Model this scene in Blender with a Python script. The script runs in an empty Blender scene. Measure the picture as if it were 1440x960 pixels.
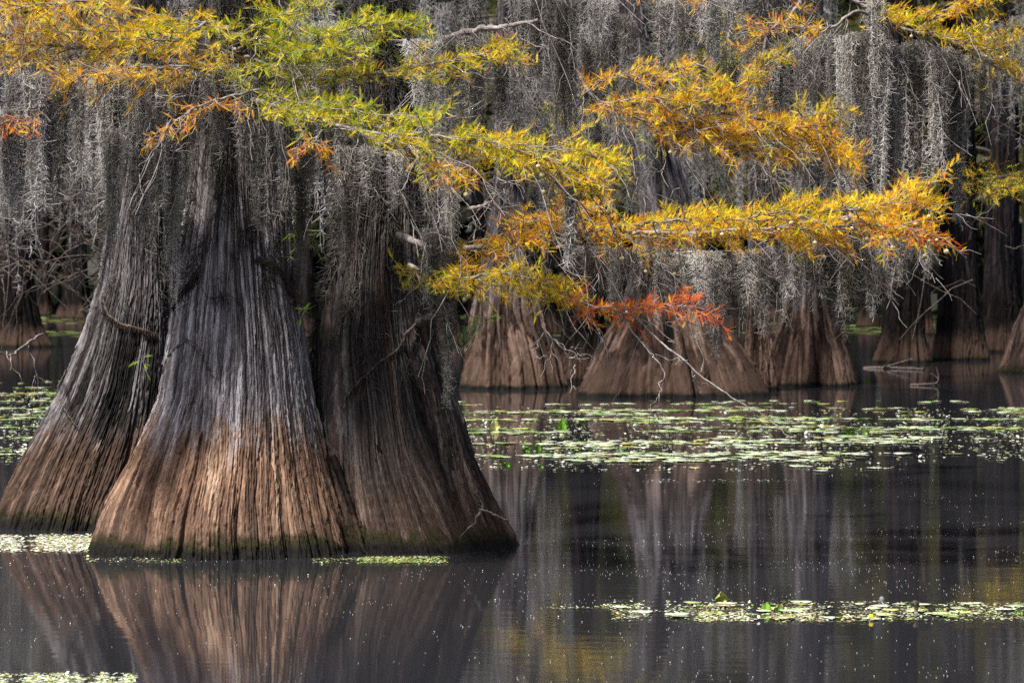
import bpy, math, random
import numpy as np
from mathutils import Vector

PI = math.pi
random.seed(11)
RNG = np.random.default_rng(11)
F, YH, HC = 4000.0, 390.0, 1.5          # focal length in photo pixels, horizon row, eye height

scene = bpy.context.scene
COL = scene.collection


def P(px, py, d):
    """point at distance d seen at photo pixel (px, py)"""
    return np.array([(px - 720.0) * d / F, d, HC + (YH - py) * d / F])


def water_d(py):
    return HC * F / (py - YH)


# ------------------------------------------------------------------ mesh helpers
def make_mesh(name, V, quads=None, tris=None, smooth=True, mat=None, attrs=None):
    V = np.asarray(V, dtype=np.float32)
    me = bpy.data.meshes.new(name)
    me.vertices.add(len(V))
    me.vertices.foreach_set('co', V.ravel())
    nq = 0 if quads is None else len(quads)
    nt = 0 if tris is None else len(tris)
    parts = []
    if nq:
        parts.append(np.asarray(quads, dtype=np.int32).ravel())
    if nt:
        parts.append(np.asarray(tris, dtype=np.int32).ravel())
    idx = np.concatenate(parts)
    me.loops.add(len(idx))
    me.loops.foreach_set('vertex_index', idx)
    starts = np.concatenate([np.arange(nq, dtype=np.int32) * 4, nq * 4 + np.arange(nt, dtype=np.int32) * 3])
    me.polygons.add(nq + nt)
    me.polygons.foreach_set('loop_start', starts)
    if smooth:
        me.polygons.foreach_set('use_smooth', np.ones(nq + nt, dtype=bool))
    for k, a in (attrs or {}).items():
        a = np.asarray(a, dtype=np.float32)
        if a.ndim == 1:
            at = me.attributes.new(k, 'FLOAT', 'POINT')
            at.data.foreach_set('value', a)
        elif a.shape[1] == 3:
            at = me.attributes.new(k, 'FLOAT_VECTOR', 'POINT')
            at.data.foreach_set('vector', a.ravel())
        else:
            at = me.attributes.new(k, 'FLOAT_COLOR', 'POINT')
            at.data.foreach_set('color', a.ravel())
    me.update(calc_edges=True)
    if mat:
        me.materials.append(mat)
    return me


def link(name, me, parent=None, loc=None):
    o = bpy.data.objects.new(name, me)
    COL.objects.link(o)
    if parent is not None:
        o.parent = parent
    if loc is not None:
        o.location = loc
    return o


def tag(o, label=None, cat=None, group=None, kind=None):
    if label:
        o['label'] = label
    if cat:
        o['category'] = cat
    if group:
        o['group'] = group
    if kind:
        o['kind'] = kind
    return o


def empty(name, loc=(0, 0, 0)):
    o = bpy.data.objects.new(name, None)
    COL.objects.link(o)
    o.location = loc
    o.empty_display_size = 0.2
    return o


def norm(a):
    return a / np.maximum(np.linalg.norm(a, axis=-1, keepdims=True), 1e-9)


def tubes(paths, radii, sides=3, rng=RNG):
    """paths (N,P,3), radii (N,P) -> verts, quads"""
    paths = np.asarray(paths, float)
    N, Pn, _ = paths.shape
    radii = np.broadcast_to(np.asarray(radii, float), (N, Pn))
    T = norm(np.gradient(paths, axis=1))
    ref = norm(rng.normal(size=(N, 1, 3)) + 1e-3)
    mean_t = norm(T.mean(axis=1, keepdims=True))
    ref = norm(ref - (ref * mean_t).sum(-1, keepdims=True) * mean_t)
    A = norm(np.cross(T, np.broadcast_to(ref, T.shape)))
    B = np.cross(T, A)
    ang = np.arange(sides) * 2 * PI / sides
    V = (paths[:, :, None, :] + radii[:, :, None, None] *
         (np.cos(ang)[None, None, :, None] * A[:, :, None, :] + np.sin(ang)[None, None, :, None] * B[:, :, None, :]))
    i = np.arange(N)[:, None, None] * (Pn * sides)
    p = np.arange(Pn - 1)[None, :, None] * sides
    s = np.arange(sides)[None, None, :]
    s2 = (s + 1) % sides
    q = np.stack(np.broadcast_arrays(i + p + s, i + p + s2, i + p + sides + s2, i + p + sides + s), -1).reshape(-1, 4)
    return V.reshape(-1, 3), q


class Geo:
    def __init__(self):
        self.V, self.Q, self.T, self.A, self.n = [], [], [], {}, 0

    def add(self, V, Q=None, T=None, **attrs):
        V = np.asarray(V, float)
        if Q is not None and len(Q):
            self.Q.append(np.asarray(Q) + self.n)
        if T is not None and len(T):
            self.T.append(np.asarray(T) + self.n)
        self.V.append(V)
        for k, a in attrs.items():
            self.A.setdefault(k, []).append(a)
        self.n += len(V)

    def mesh(self, name, mat=None, smooth=True):
        return make_mesh(name, np.concatenate(self.V), np.concatenate(self.Q) if self.Q else None,
                         np.concatenate(self.T) if self.T else None, smooth, mat,
                         {k: np.concatenate(a) for k, a in self.A.items()})


def spline(pts, n):
    """Catmull-Rom through pts, n samples"""
    pts = np.asarray(pts, float)
    m = len(pts)
    ext = np.vstack([2 * pts[0] - pts[1], pts, 2 * pts[-1] - pts[-2]])
    u = np.linspace(0, m - 1 - 1e-6, n)
    k = u.astype(int)
    f = (u - k)[:, None]
    p0, p1, p2, p3 = ext[k], ext[k + 1], ext[k + 2], ext[k + 3]
    return 0.5 * (2 * p1 + (p2 - p0) * f + (2 * p0 - 5 * p1 + 4 * p2 - p3) * f ** 2 + (3 * p1 - p0 - 3 * p2 + p3) * f ** 3)


def vnoise(u, v, nu, nv, rng):
    """value noise, u periodic; u, v in 0..1"""
    g = rng.random((nv + 2, nu))
    x = (u % 1.0) * nu
    y = np.clip(v, 0, 1) * nv
    i = np.floor(x).astype(int)
    j = np.minimum(np.floor(y).astype(int), nv)
    fx = x - i
    fy = y - j
    fx = fx * fx * (3 - 2 * fx)
    fy = fy * fy * (3 - 2 * fy)
    i0, i1 = i % nu, (i + 1) % nu
    j1 = np.minimum(j + 1, nv + 1)
    return (g[j, i0] * (1 - fx) + g[j, i1] * fx) * (1 - fy) + (g[j1, i0] * (1 - fx) + g[j1, i1] * fx) * fy


def smooth(x, a, b):
    t = np.clip((x - a) / (b - a), 0, 1)
    return t * t * (3 - 2 * t)


# ------------------------------------------------------------------ materials
class NT:
    def __init__(self, name):
        self.m = bpy.data.materials.new(name)
        self.m.use_nodes = True
        self.t = self.m.node_tree
        self.t.nodes.clear()
        self.out = self.n('ShaderNodeOutputMaterial')

    def n(self, typ, **kw):
        nd = self.t.nodes.new(typ)
        for k, v in kw.items():
            setattr(nd, k, v)
        return nd

    def l(self, a, b):
        self.t.links.new(a, b)

    def setin(self, sock, v):
        if hasattr(v, 'links') or hasattr(v, 'is_output'):
            self.l(v, sock)
        else:
            sock.default_value = v

    def math(self, op, a, b=None, clamp=False):
        nd = self.n('ShaderNodeMath', operation=op, use_clamp=clamp)
        self.setin(nd.inputs[0], a)
        if b is not None:
            self.setin(nd.inputs[1], b)
        return nd.outputs[0]

    def noise(self, vec, scale, detail=4, rough=0.55, dist=0.0):
        nd = self.n('ShaderNodeTexNoise')
        if vec is not None:
            self.l(vec, nd.inputs['Vector'])
        nd.inputs['Scale'].default_value = scale
        nd.inputs['Detail'].default_value = detail
        nd.inputs['Roughness'].default_value = rough
        nd.inputs['Distortion'].default_value = dist
        return nd.outputs['Fac']

    def ramp(self, fac, stops, interp='LINEAR'):
        nd = self.n('ShaderNodeValToRGB')
        nd.color_ramp.interpolation = interp
        el = nd.color_ramp.elements
        while len(el) < len(stops):
            el.new(0.5)
        for e, (p, c) in zip(el, stops):
            e.position = p
            e.color = (c[0], c[1], c[2], 1) if not isinstance(c, float) else (c, c, c, 1)
        self.l(fac, nd.inputs[0])
        return nd.outputs['Color']

    def mix(self, fac, a, b, blend='MIX'):
        nd = self.n('ShaderNodeMix', data_type='RGBA', blend_type=blend)
        self.setin(nd.inputs['Factor'], fac)
        for s, v in ((nd.inputs['A'], a), (nd.inputs['B'], b)):
            if isinstance(v, tuple):
                s.default_value = (v[0], v[1], v[2], 1)
            else:
                self.l(v, s)
        return nd.outputs['Result']

    def maprange(self, v, a, b, c=0.0, d=1.0):
        nd = self.n('ShaderNodeMapRange', interpolation_type='SMOOTHSTEP')
        self.l(v, nd.inputs[0])
        for i, x in enumerate((a, b, c, d)):
            nd.inputs[i + 1].default_value = x
        return nd.outputs[0]

    def bump(self, h, strength, dist):
        nd = self.n('ShaderNodeBump')
        nd.inputs['Strength'].default_value = strength
        nd.inputs['Distance'].default_value = dist
        self.l(h, nd.inputs['Height'])
        return nd.outputs['Normal']

    def principled(self, color, rough=0.8, normal=None, spec=0.3, **kw):
        nd = self.n('ShaderNodeBsdfPrincipled')
        if isinstance(color, tuple):
            nd.inputs['Base Color'].default_value = (color[0], color[1], color[2], 1)
        else:
            self.l(color, nd.inputs['Base Color'])
        self.setin(nd.inputs['Roughness'], rough)
        nd.inputs['Specular IOR Level'].default_value = spec
        if normal is not None:
            self.l(normal, nd.inputs['Normal'])
        for k, v in kw.items():
            self.setin(nd.inputs[k], v)
        return nd

    def done(self, sh):
        self.l(sh if hasattr(sh, 'links') else sh.outputs[0], self.out.inputs['Surface'])
        return self.m


def bark_material(name, upper, lower, band, stain=0.0, algae=1.0, fib=80.0, red=0.3, bumpd=0.012, wet=0.03, spec=0.2, crown_shade_bark=None):
    """fibrous cypress bark: weathered grey above, tan below the flood mark, algae and a wet line at the water"""
    t = NT(name)
    at = t.n('ShaderNodeAttribute', attribute_name='bk')
    vec = at.outputs['Vector']
    geo = t.n('ShaderNodeNewGeometry')
    sep = t.n('ShaderNodeSeparateXYZ')
    t.l(geo.outputs['Position'], sep.inputs[0])
    z = sep.outputs['Z']
    n1 = t.noise(vec, fib, 5, 0.65, 0.5)
    n2 = t.noise(vec, fib * 0.2, 4, 0.6, 0.4)
    nf = t.noise(vec, fib * 2.2, 4, 0.7, 0.6)
    n3 = t.noise(geo.outputs['Position'], 5.0, 5, 0.6)
    n4 = t.noise(geo.outputs['Position'], fib * 1.5, 4, 0.65)
    tn = t.n('ShaderNodeAttribute', attribute_name='tone').outputs['Fac']
    f = t.math('ADD', t.math('MULTIPLY', n1, 0.30), t.math('MULTIPLY', n2, 0.20))
    f = t.math('ADD', f, t.math('MULTIPLY', n4, 0.14))
    f = t.math('ADD', f, t.math('MULTIPLY', nf, 0.16))
    f = t.math('ADD', f, t.math('MULTIPLY', t.math('SUBTRACT', tn, 0.5), 0.26))
    f = t.math('ADD', f, 0.10)
    up = t.ramp(f, upper)
    lo = t.ramp(f, lower)
    up = t.mix(t.math('MULTIPLY', t.maprange(n2, 0.56, 0.70), red), up, (0.11, 0.045, 0.026))
    if crown_shade_bark:
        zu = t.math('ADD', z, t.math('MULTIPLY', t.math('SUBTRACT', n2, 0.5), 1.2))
        up = t.mix(t.math('MULTIPLY', t.maprange(zu, 1.6, 2.3), 0.85), up, t.ramp(f, crown_shade_bark))  # darker weathered bark towards the top, with canopy shade put into the colour
    zz = t.math('ADD', z, t.math('MULTIPLY', t.math('SUBTRACT', n1, 0.5), 0.55))
    zz = t.math('ADD', zz, t.math('MULTIPLY', t.math('SUBTRACT', n2, 0.5), 0.55))
    zz = t.math('ADD', zz, t.math('MULTIPLY', t.math('SUBTRACT', n3, 0.5), 0.45))
    col = t.mix(t.maprange(zz, band[0], band[1]), lo, up)
    foot = t.mix(0.5, lo, (0.085, 0.052, 0.038))
    col = t.mix(t.maprange(zz, band[0] * 0.30, band[0] * 0.72), foot, col)
    if stain:
        ns = t.noise(vec, fib * 0.15, 5, 0.72, 0.2)
        m = t.maprange(ns, 0.44, 0.52)
        zb = t.math('MULTIPLY', t.maprange(zz, 0.56, 0.72), t.maprange(zz, 1.40, 1.05))
        col = t.mix(t.math('MULTIPLY', t.math('MULTIPLY', m, zb), stain), col, (0.006, 0.005, 0.005))
    if algae:
        za = t.math('ADD', z, t.math('MULTIPLY', t.math('SUBTRACT', n3, 0.5), 0.26))
        za = t.math('ADD', za, t.math('MULTIPLY', t.math('SUBTRACT', n2, 0.5), 0.16))
        g = t.mix(t.maprange(n4, 0.38, 0.62), (0.008, 0.007, 0.004), (0.036, 0.031, 0.008))
        col = t.mix(t.math('MULTIPLY', t.maprange(za, 0.15, 0.06), algae), col, g)
    zw = t.math('ADD', z, t.math('MULTIPLY', t.math('SUBTRACT', n3, 0.5), 0.10))
    col = t.mix(t.maprange(zw, wet + 0.05, wet), col, (0.008, 0.007, 0.006))
    hgt = t.math('ADD', t.math('MULTIPLY', n1, 0.5), t.math('MULTIPLY', n4, 0.2))
    hgt = t.math('ADD', hgt, t.math('MULTIPLY', nf, 0.35))
    sh = t.principled(col, 0.72, t.bump(hgt, 1.0, bumpd), spec)
    return t.done(sh)


UP_C = [(0.38, (0.032, 0.027, 0.028)), (0.45, (0.12, 0.107, 0.110)), (0.52, (0.24, 0.222, 0.230)), (0.61, (0.56, 0.53, 0.56))]
LO_C = [(0.38, (0.030, 0.017, 0.012)), (0.45, (0.10, 0.056, 0.037)), (0.53, (0.215, 0.125, 0.081)), (0.64, (0.47, 0.325, 0.23))]
UP_L = [(0.38, (0.014, 0.012, 0.012)), (0.46, (0.052, 0.046, 0.047)), (0.54, (0.115, 0.105, 0.110)), (0.63, (0.28, 0.265, 0.285))]
LO_L = [(0.38, (0.011, 0.007, 0.006)), (0.46, (0.040, 0.024, 0.017)), (0.55, (0.090, 0.054, 0.037)), (0.64, (0.22, 0.15, 0.11))]
UP_R = [(0.38, (0.007, 0.006, 0.006)), (0.46, (0.026, 0.021, 0.021)), (0.55, (0.060, 0.052, 0.051)), (0.64, (0.16, 0.147, 0.148))]
LO_R = [(0.38, (0.008, 0.005, 0.004)), (0.46, (0.031, 0.020, 0.016)), (0.55, (0.074, 0.049, 0.038)), (0.64, (0.19, 0.135, 0.105))]
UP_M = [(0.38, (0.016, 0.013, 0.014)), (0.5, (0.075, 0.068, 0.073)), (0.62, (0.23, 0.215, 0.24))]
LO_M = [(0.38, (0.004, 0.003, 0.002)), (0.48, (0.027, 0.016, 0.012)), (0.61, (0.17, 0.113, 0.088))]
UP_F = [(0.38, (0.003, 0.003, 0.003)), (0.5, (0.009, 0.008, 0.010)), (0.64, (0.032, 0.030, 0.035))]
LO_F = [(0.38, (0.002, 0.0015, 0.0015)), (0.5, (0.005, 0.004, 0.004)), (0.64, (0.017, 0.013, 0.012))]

M_BARK_C = bark_material('bark_pale', UP_C, LO_C, (0.55, 0.80), bumpd=0.017, crown_shade_bark=[(0.38, (0.010, 0.008, 0.008)), (0.46, (0.036, 0.030, 0.029)), (0.55, (0.080, 0.069, 0.067)), (0.64, (0.19, 0.172, 0.172))])
M_BARK_L = bark_material('bark_stained', UP_L, LO_L, (0.50, 0.70), stain=1.0, bumpd=0.017)
M_BARK_R = bark_material('bark_dark', UP_R, LO_R, (0.25, 0.75), red=0.45, bumpd=0.017)
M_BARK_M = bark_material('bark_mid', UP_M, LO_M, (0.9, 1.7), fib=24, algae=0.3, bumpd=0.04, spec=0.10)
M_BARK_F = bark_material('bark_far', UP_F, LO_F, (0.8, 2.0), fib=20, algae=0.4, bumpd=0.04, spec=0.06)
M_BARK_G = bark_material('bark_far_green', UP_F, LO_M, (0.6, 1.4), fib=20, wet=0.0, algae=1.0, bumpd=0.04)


def twig_material():
    t = NT('twig_bark')
    geo = t.n('ShaderNodeNewGeometry')
    n = t.noise(geo.outputs['Position'], 22, 4, 0.6)
    n2 = t.noise(geo.outputs['Position'], 160, 2, 0.6)
    f = t.math('ADD', t.math('MULTIPLY', n, 0.6), t.math('MULTIPLY', n2, 0.4))
    c = t.ramp(f, [(0.32, (0.04, 0.034, 0.03)), (0.48, (0.16, 0.138, 0.13)), (0.64, (0.38, 0.345, 0.33))])
    return t.done(t.principled(c, 0.75, t.bump(n2, 0.5, 0.003), 0.3))


def dark_wood():
    t = NT('dead_wood')
    geo = t.n('ShaderNodeNewGeometry')
    n = t.noise(geo.outputs['Position'], 40, 5, 0.65)
    c = t.ramp(n, [(0.35, (0.014, 0.011, 0.010)), (0.52, (0.07, 0.055, 0.048)), (0.68, (0.19, 0.15, 0.13))])
    return t.done(t.principled(c, 0.8, t.bump(n, 0.6, 0.006), 0.3))


def moss_material(name, a, b, c):
    t = NT(name)
    at = t.n('ShaderNodeAttribute', attribute_name='tone')
    oi = t.n('ShaderNodeObjectInfo')
    f = t.math('ADD', at.outputs['Fac'], t.math('MULTIPLY', t.math('SUBTRACT', oi.outputs['Random'], 0.5), 0.62))
    col = t.ramp(f, [(0.1, a), (0.5, b), (0.95, c)])
    p = t.principled(col, 0.85, None, 0.15)
    tr = t.n('ShaderNodeBsdfTranslucent')
    t.l(col, tr.inputs['Color'])
    mx = t.n('ShaderNodeMixShader')
    mx.inputs[0].default_value = 0.25
    t.l(p.outputs[0], mx.inputs[1])
    t.l(tr.outputs[0], mx.inputs[2])
    return t.done(mx)


def leaf_material(name, trans=0.35, gain=1.0):
    t = NT(name)
    at = t.n('ShaderNodeAttribute', attribute_name='hue')
    col = at.outputs['Color']
    p = t.principled(col, 0.55, None, 0.3)
    tr = t.n('ShaderNodeBsdfTranslucent')
    t.l(col, tr.inputs['Color'])
    mx = t.n('ShaderNodeMixShader')
    mx.inputs[0].default_value = trans
    t.l(p.outputs[0], mx.inputs[1])
    t.l(tr.outputs[0], mx.inputs[2])
    return t.done(mx)


def pad_material(name, c1, c2, c3, scale=18.0, rough=0.45):
    t = NT(name)
    geo = t.n('ShaderNodeNewGeometry')
    oi = t.n('ShaderNodeObjectInfo')
    n = t.noise(geo.outputs['Position'], scale, 4, 0.6)
    f = t.math('ADD', n, t.math('MULTIPLY', t.math('SUBTRACT', oi.outputs['Random'], 0.5), 0.3))
    col = t.ramp(f, [(0.34, c1), (0.5, c2), (0.66, c3)])
    return t.done(t.principled(col, rough, t.bump(n, 0.3, 0.004), 0.5))


def plain(name, c, rough=0.6, spec=0.3, **kw):
    t = NT(name)
    geo = t.n('ShaderNodeNewGeometry')
    n = t.noise(geo.outputs['Position'], 60, 3, 0.6)
    col = t.mix(t.maprange(n, 0.3, 0.7), tuple(x * 0.7 for x in c), tuple(min(1, x * 1.25) for x in c))
    return t.done(t.principled(col, rough, None, spec, **kw))


def water_material():
    t = NT('swamp_water')
    geo = t.n('ShaderNodeNewGeometry')
    mp = t.n('ShaderNodeMapping')
    mp.inputs['Scale'].default_value = (0.35, 1.0, 1.0)
    t.l(geo.outputs['Position'], mp.inputs['Vector'])
    n = t.noise(mp.outputs['Vector'], 9.0, 3, 0.5)
    n2 = t.noise(mp.outputs['Vector'], 1.3, 2, 0.5)
    h = t.math('ADD', t.math('MULTIPLY', n, 0.3), n2)
    p = t.principled((0.018, 0.0185, 0.022), 0.045, t.bump(h, 0.07, 0.02), 0.65, IOR=1.42)
    return t.done(p)


M_TWIG = twig_material()
M_WOOD = dark_wood()
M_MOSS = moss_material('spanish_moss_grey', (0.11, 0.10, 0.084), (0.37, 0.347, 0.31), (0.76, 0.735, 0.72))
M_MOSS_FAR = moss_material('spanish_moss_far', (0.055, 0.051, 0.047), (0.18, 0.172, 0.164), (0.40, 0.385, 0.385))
M_MOSS_COAT = moss_material('moss_coat', (0.035, 0.032, 0.027), (0.095, 0.088, 0.078), (0.22, 0.21, 0.20))
M_VINE_HAIR = moss_material('vine_hair', (0.02, 0.012, 0.010), (0.055, 0.034, 0.027), (0.12, 0.085, 0.072))
M_LEAF = leaf_material('cypress_leaf')
M_LEAF_FAR = leaf_material('far_leaf', 0.25)
M_PADS = [pad_material('pad_pale', (0.27, 0.34, 0.19), (0.46, 0.52, 0.36), (0.66, 0.70, 0.60)),
          pad_material('pad_green', (0.10, 0.20, 0.04), (0.22, 0.34, 0.08), (0.40, 0.50, 0.20)),
          pad_material('pad_yellow', (0.30, 0.30, 0.06), (0.46, 0.46, 0.12), (0.62, 0.60, 0.30)),
          pad_material('pad_brown', (0.14, 0.10, 0.05), (0.30, 0.24, 0.13), (0.50, 0.44, 0.30))]
M_WEED = leaf_material('floating_leaf', 0.1)
M_FRESH = pad_material('fresh_lily_leaf', (0.06, 0.20, 0.012), (0.14, 0.34, 0.02), (0.30, 0.50, 0.05))
M_CONE = plain('cypress_cone', (0.42, 0.36, 0.20), 0.7)
M_SPECK = plain('seed_fluff', (0.75, 0.74, 0.72), 0.6)
M_BUBBLE = plain('bubble_film', (0.16, 0.16, 0.18), 0.04, 1.0)
M_FLOWER = plain('flower_petal', (0.75, 0.62, 0.02), 0.5)
M_WATER = water_material()

# ------------------------------------------------------------------ trunks
TRUNKS = {}


def trunk_profile(rows, D, depth, top_z, top_r, lean=(0, 0)):
    z, xc, r = [], [], []
    for (y, xl, xr) in sorted(rows, key=lambda q: -q[0]):
        z.append(HC + (YH - y) * D / F)
        xc.append(((xl + xr) / 2 - 720) * D / F)
        r.append((xr - xl) / 2 * D / F)
    z = np.array(z)
    k = (top_z - z[-1])
    zt = [z[-1] + k * 0.35, z[-1] + k * 0.7, top_z]
    xt = [xc[-1] + lean[0] * s for s in (0.35, 0.7, 1.0)]
    rt = [r[-1] + (top_r - r[-1]) * s for s in (0.35, 0.7, 1.0)]
    z = np.concatenate([[z[0] - 0.25], z, zt])
    xc = np.concatenate([[xc[0]], xc, xt])
    r = np.concatenate([[r[0] * 1.03], r, rt])
    return dict(z=z, xc=xc, rx=r, ry=r * depth, D=D, lean=lean[1], z0=z[0], zl=z[-4])


def prof_at(pf, z):
    def ip(a):
        # smooth the polyline a little
        return (np.interp(z - 0.06, pf['z'], a) + np.interp(z, pf['z'], a) * 2 + np.interp(z + 0.06, pf['z'], a)) / 4
    yc = pf['D'] + pf['lean'] * np.clip((z - pf['zl']) / (pf['z'][-1] - pf['zl']), 0, 1)
    return ip(pf['xc']), yc, ip(pf['rx']), ip(pf['ry'])


def trunk_mesh(name, pf, mat, seed, nth, nz, zdense, grooves, gdepth, gtop, fibre=0.011, extra=(), rb=None, stretch=0.085, lobes=0.06, gw=1.0, ribs=(24, 0.04)):
    rng = np.random.default_rng(seed)
    z0, z1 = pf['z'][0], pf['z'][-1]
    zd = np.linspace(z0, zdense, nz)
    zs = np.concatenate([zd, np.linspace(zdense, z1, max(8, nz // 8))[1:]])
    th = np.linspace(-PI, PI, nth, endpoint=False)
    TH, Z = np.meshgrid(th, zs)
    U = (TH + PI) / (2 * PI)
    Vn = (Z - z0) / (z1 - z0)
    xc, yc, rx, ry = (a if np.ndim(a) else np.full(len(zs), a) for a in prof_at(pf, zs))
    # wandering of the fibres
    warp = (vnoise(U, Vn, 7, 8, rng) - 0.5) * 0.05 + (vnoise(U, Vn, 24, 26, rng) - 0.5) * 0.012
    Uw = U + warp
    rel = np.ones_like(U)
    low = np.clip(1 - (Z - 0.0) / gtop, 0, 1)
    rel += lobes * (vnoise(U, Vn, 9, 3, rng) - 0.5) * 2 * (0.25 + 0.75 * low)
    # grooves between the flutes
    ths = (np.arange(grooves) + rng.uniform(-0.36, 0.36, grooves)) / grooves
    gl = [(t, gw * rng.uniform(0.0035, 0.009) * 26 / grooves, gdepth * rng.uniform(0.4, 1.3), gtop * rng.uniform(0.35, 1.2)) for t in ths]
    gl += [((a + PI) / (2 * PI), w, dp, zt) for a, w, dp, zt in extra]
    for tk, w, dp, zt in gl:
        dd = np.abs((U + warp * 0.8 - tk + 0.5) % 1.0 - 0.5)
        fade = np.clip(1 - Z / zt, 0, 1) ** 0.8
        rel -= dp * fade * (0.65 * np.exp(-(dd / w) ** 2) + 0.35 * np.exp(-(dd / (w * 3)) ** 2))
    # rounded ribs that meet in creases
    N, amp = ribs
    xr = (U + warp * 0.8 + (vnoise(U, Vn, max(3, N // 2), 3, rng) - 0.5) * 1.3 / N + (vnoise(U, Vn, N, 12, rng) - 0.5) * 0.25 / N) * N
    rid = np.floor(xr).astype(int) % N
    rf = xr - np.floor(xr)
    rh = rng.uniform(0.45, 1.0, N)[rid]
    rz = rng.uniform(0.6, 1.15, N)[rid] * gtop
    rel += amp * rh * np.clip(1 - Z / rz, 0, 1) * (np.sqrt(np.maximum(1 - (2 * rf - 1) ** 2, 0)) - 0.65) * 2
    rel += 0.02 * low
    R0 = np.interp(1.0, pf['z'], pf['rx'])
    sc = nth / 1300

    def strips(N, L, edge):
        """long peeling strips of bark parted by splits: height and tone"""
        N = max(10, int(N))
        Uq = Uw + (vnoise(U, Vn, max(4, N // 3), max(4, int((z1 - z0) * 2.2)), rng) - 0.5) * 1.5 / N + (vnoise(U, Vn, N, max(4, int((z1 - z0) * 9)), rng) - 0.5) * 0.45 / N
        x = Uq * N
        idn = np.floor(x).astype(int) % N
        fr = x - np.floor(x)
        zz = Z / L + rng.random(N)[idn] * 7 + 0.25 * np.sin(fr * 3 + idn)
        sg = np.floor(zz).astype(int) % 61
        sf = zz - np.floor(zz)
        tb = rng.random((N, 61))
        tc = rng.random((N, 61))
        e = np.minimum(fr, 1 - fr) * 2
        open_ = 0.35 + 0.65 * smooth(vnoise(U, Vn, N, max(4, int((z1 - z0) * 4)), rng), 0.25, 0.7)
        prof = smooth(e, 0.0, edge)
        # loose lower ends stand proud
        hgt = (0.35 + 0.65 * tb[idn, sg]) * (0.75 + 0.5 * (1 - sf) ** 3)
        return hgt * prof * open_ + (1 - open_) * 0.55, tc[idn, sg]

    hA, tA = strips(118 * sc, 0.55, 0.5)
    hB, tB = strips(270 * sc, 0.28, 0.7)
    fine = vnoise(Uw, Vn, max(20, int(600 * sc)), max(8, int((z1 - z0) * 40)), rng) - 0.5
    big = vnoise(Uw, Vn, max(8, int(34 * sc)), max(4, int((z1 - z0) * 1.3)), rng) - 0.5
    h = fibre * (1.0 * hA + 0.60 * hB + 0.42 * fine + 0.9 * big - 0.8)
    tone = 0.62 * tA + 0.38 * tB
    X = xc[:, None] + (rx[:, None] * rel + h) * np.sin(TH)
    Y = yc[:, None] - (ry[:, None] * rel + h) * np.cos(TH)
    V = np.stack([X, Y, Z], -1).reshape(-1, 3)
    nzt = len(zs)
    i = np.arange(nzt - 1)[:, None] * nth
    j = np.arange(nth)[None, :]
    j2 = (j + 1) % nth
    q = np.stack(np.broadcast_arrays(i + j, i + j2, i + nth + j2, i + nth + j), -1).reshape(-1, 4)
    rb = rb or R0
    aw = (Uw * 2 * PI - PI)
    bk = np.stack([np.sin(aw) * rb, -np.cos(aw) * rb, Z * stretch], -1).reshape(-1, 3)
    # close the top
    top = np.array([[xc[-1], yc[-1], z1 + 0.05]])
    V = np.vstack([V, top])
    bk = np.vstack([bk, [[0, 0, z1 * stretch]]])
    tone = np.append(tone.ravel(), 0.5)
    base = (nzt - 1) * nth
    tri = np.stack([base + np.arange(nth), base + (np.arange(nth) + 1) % nth, np.full(nth, len(V) - 1)], -1)
    return make_mesh(name, V, q, tri, True, mat, {'bk': bk, 'tone': tone})


def surf(pf, px, py, off=0.015):
    """point on the front surface of a trunk under pixel (px, py)"""
    D = pf['D']
    d = D
    for _ in range(6):
        z = HC + (YH - py) * d / F
        xc, yc, rx, ry = [float(np.ravel(a)[0]) for a in prof_at(pf, np.array([z]))]
        s = np.clip(((px - 720) * d / F - xc) / rx, -0.97, 0.97)
        d = yc - ry * math.sqrt(1 - s * s)
    z = HC + (YH - py) * d / F
    n = np.array([s / rx, -math.sqrt(1 - s * s) / ry, 0])
    n /= np.linalg.norm(n)
    return np.array([xc + rx * s, d, z]) + n * off


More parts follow.
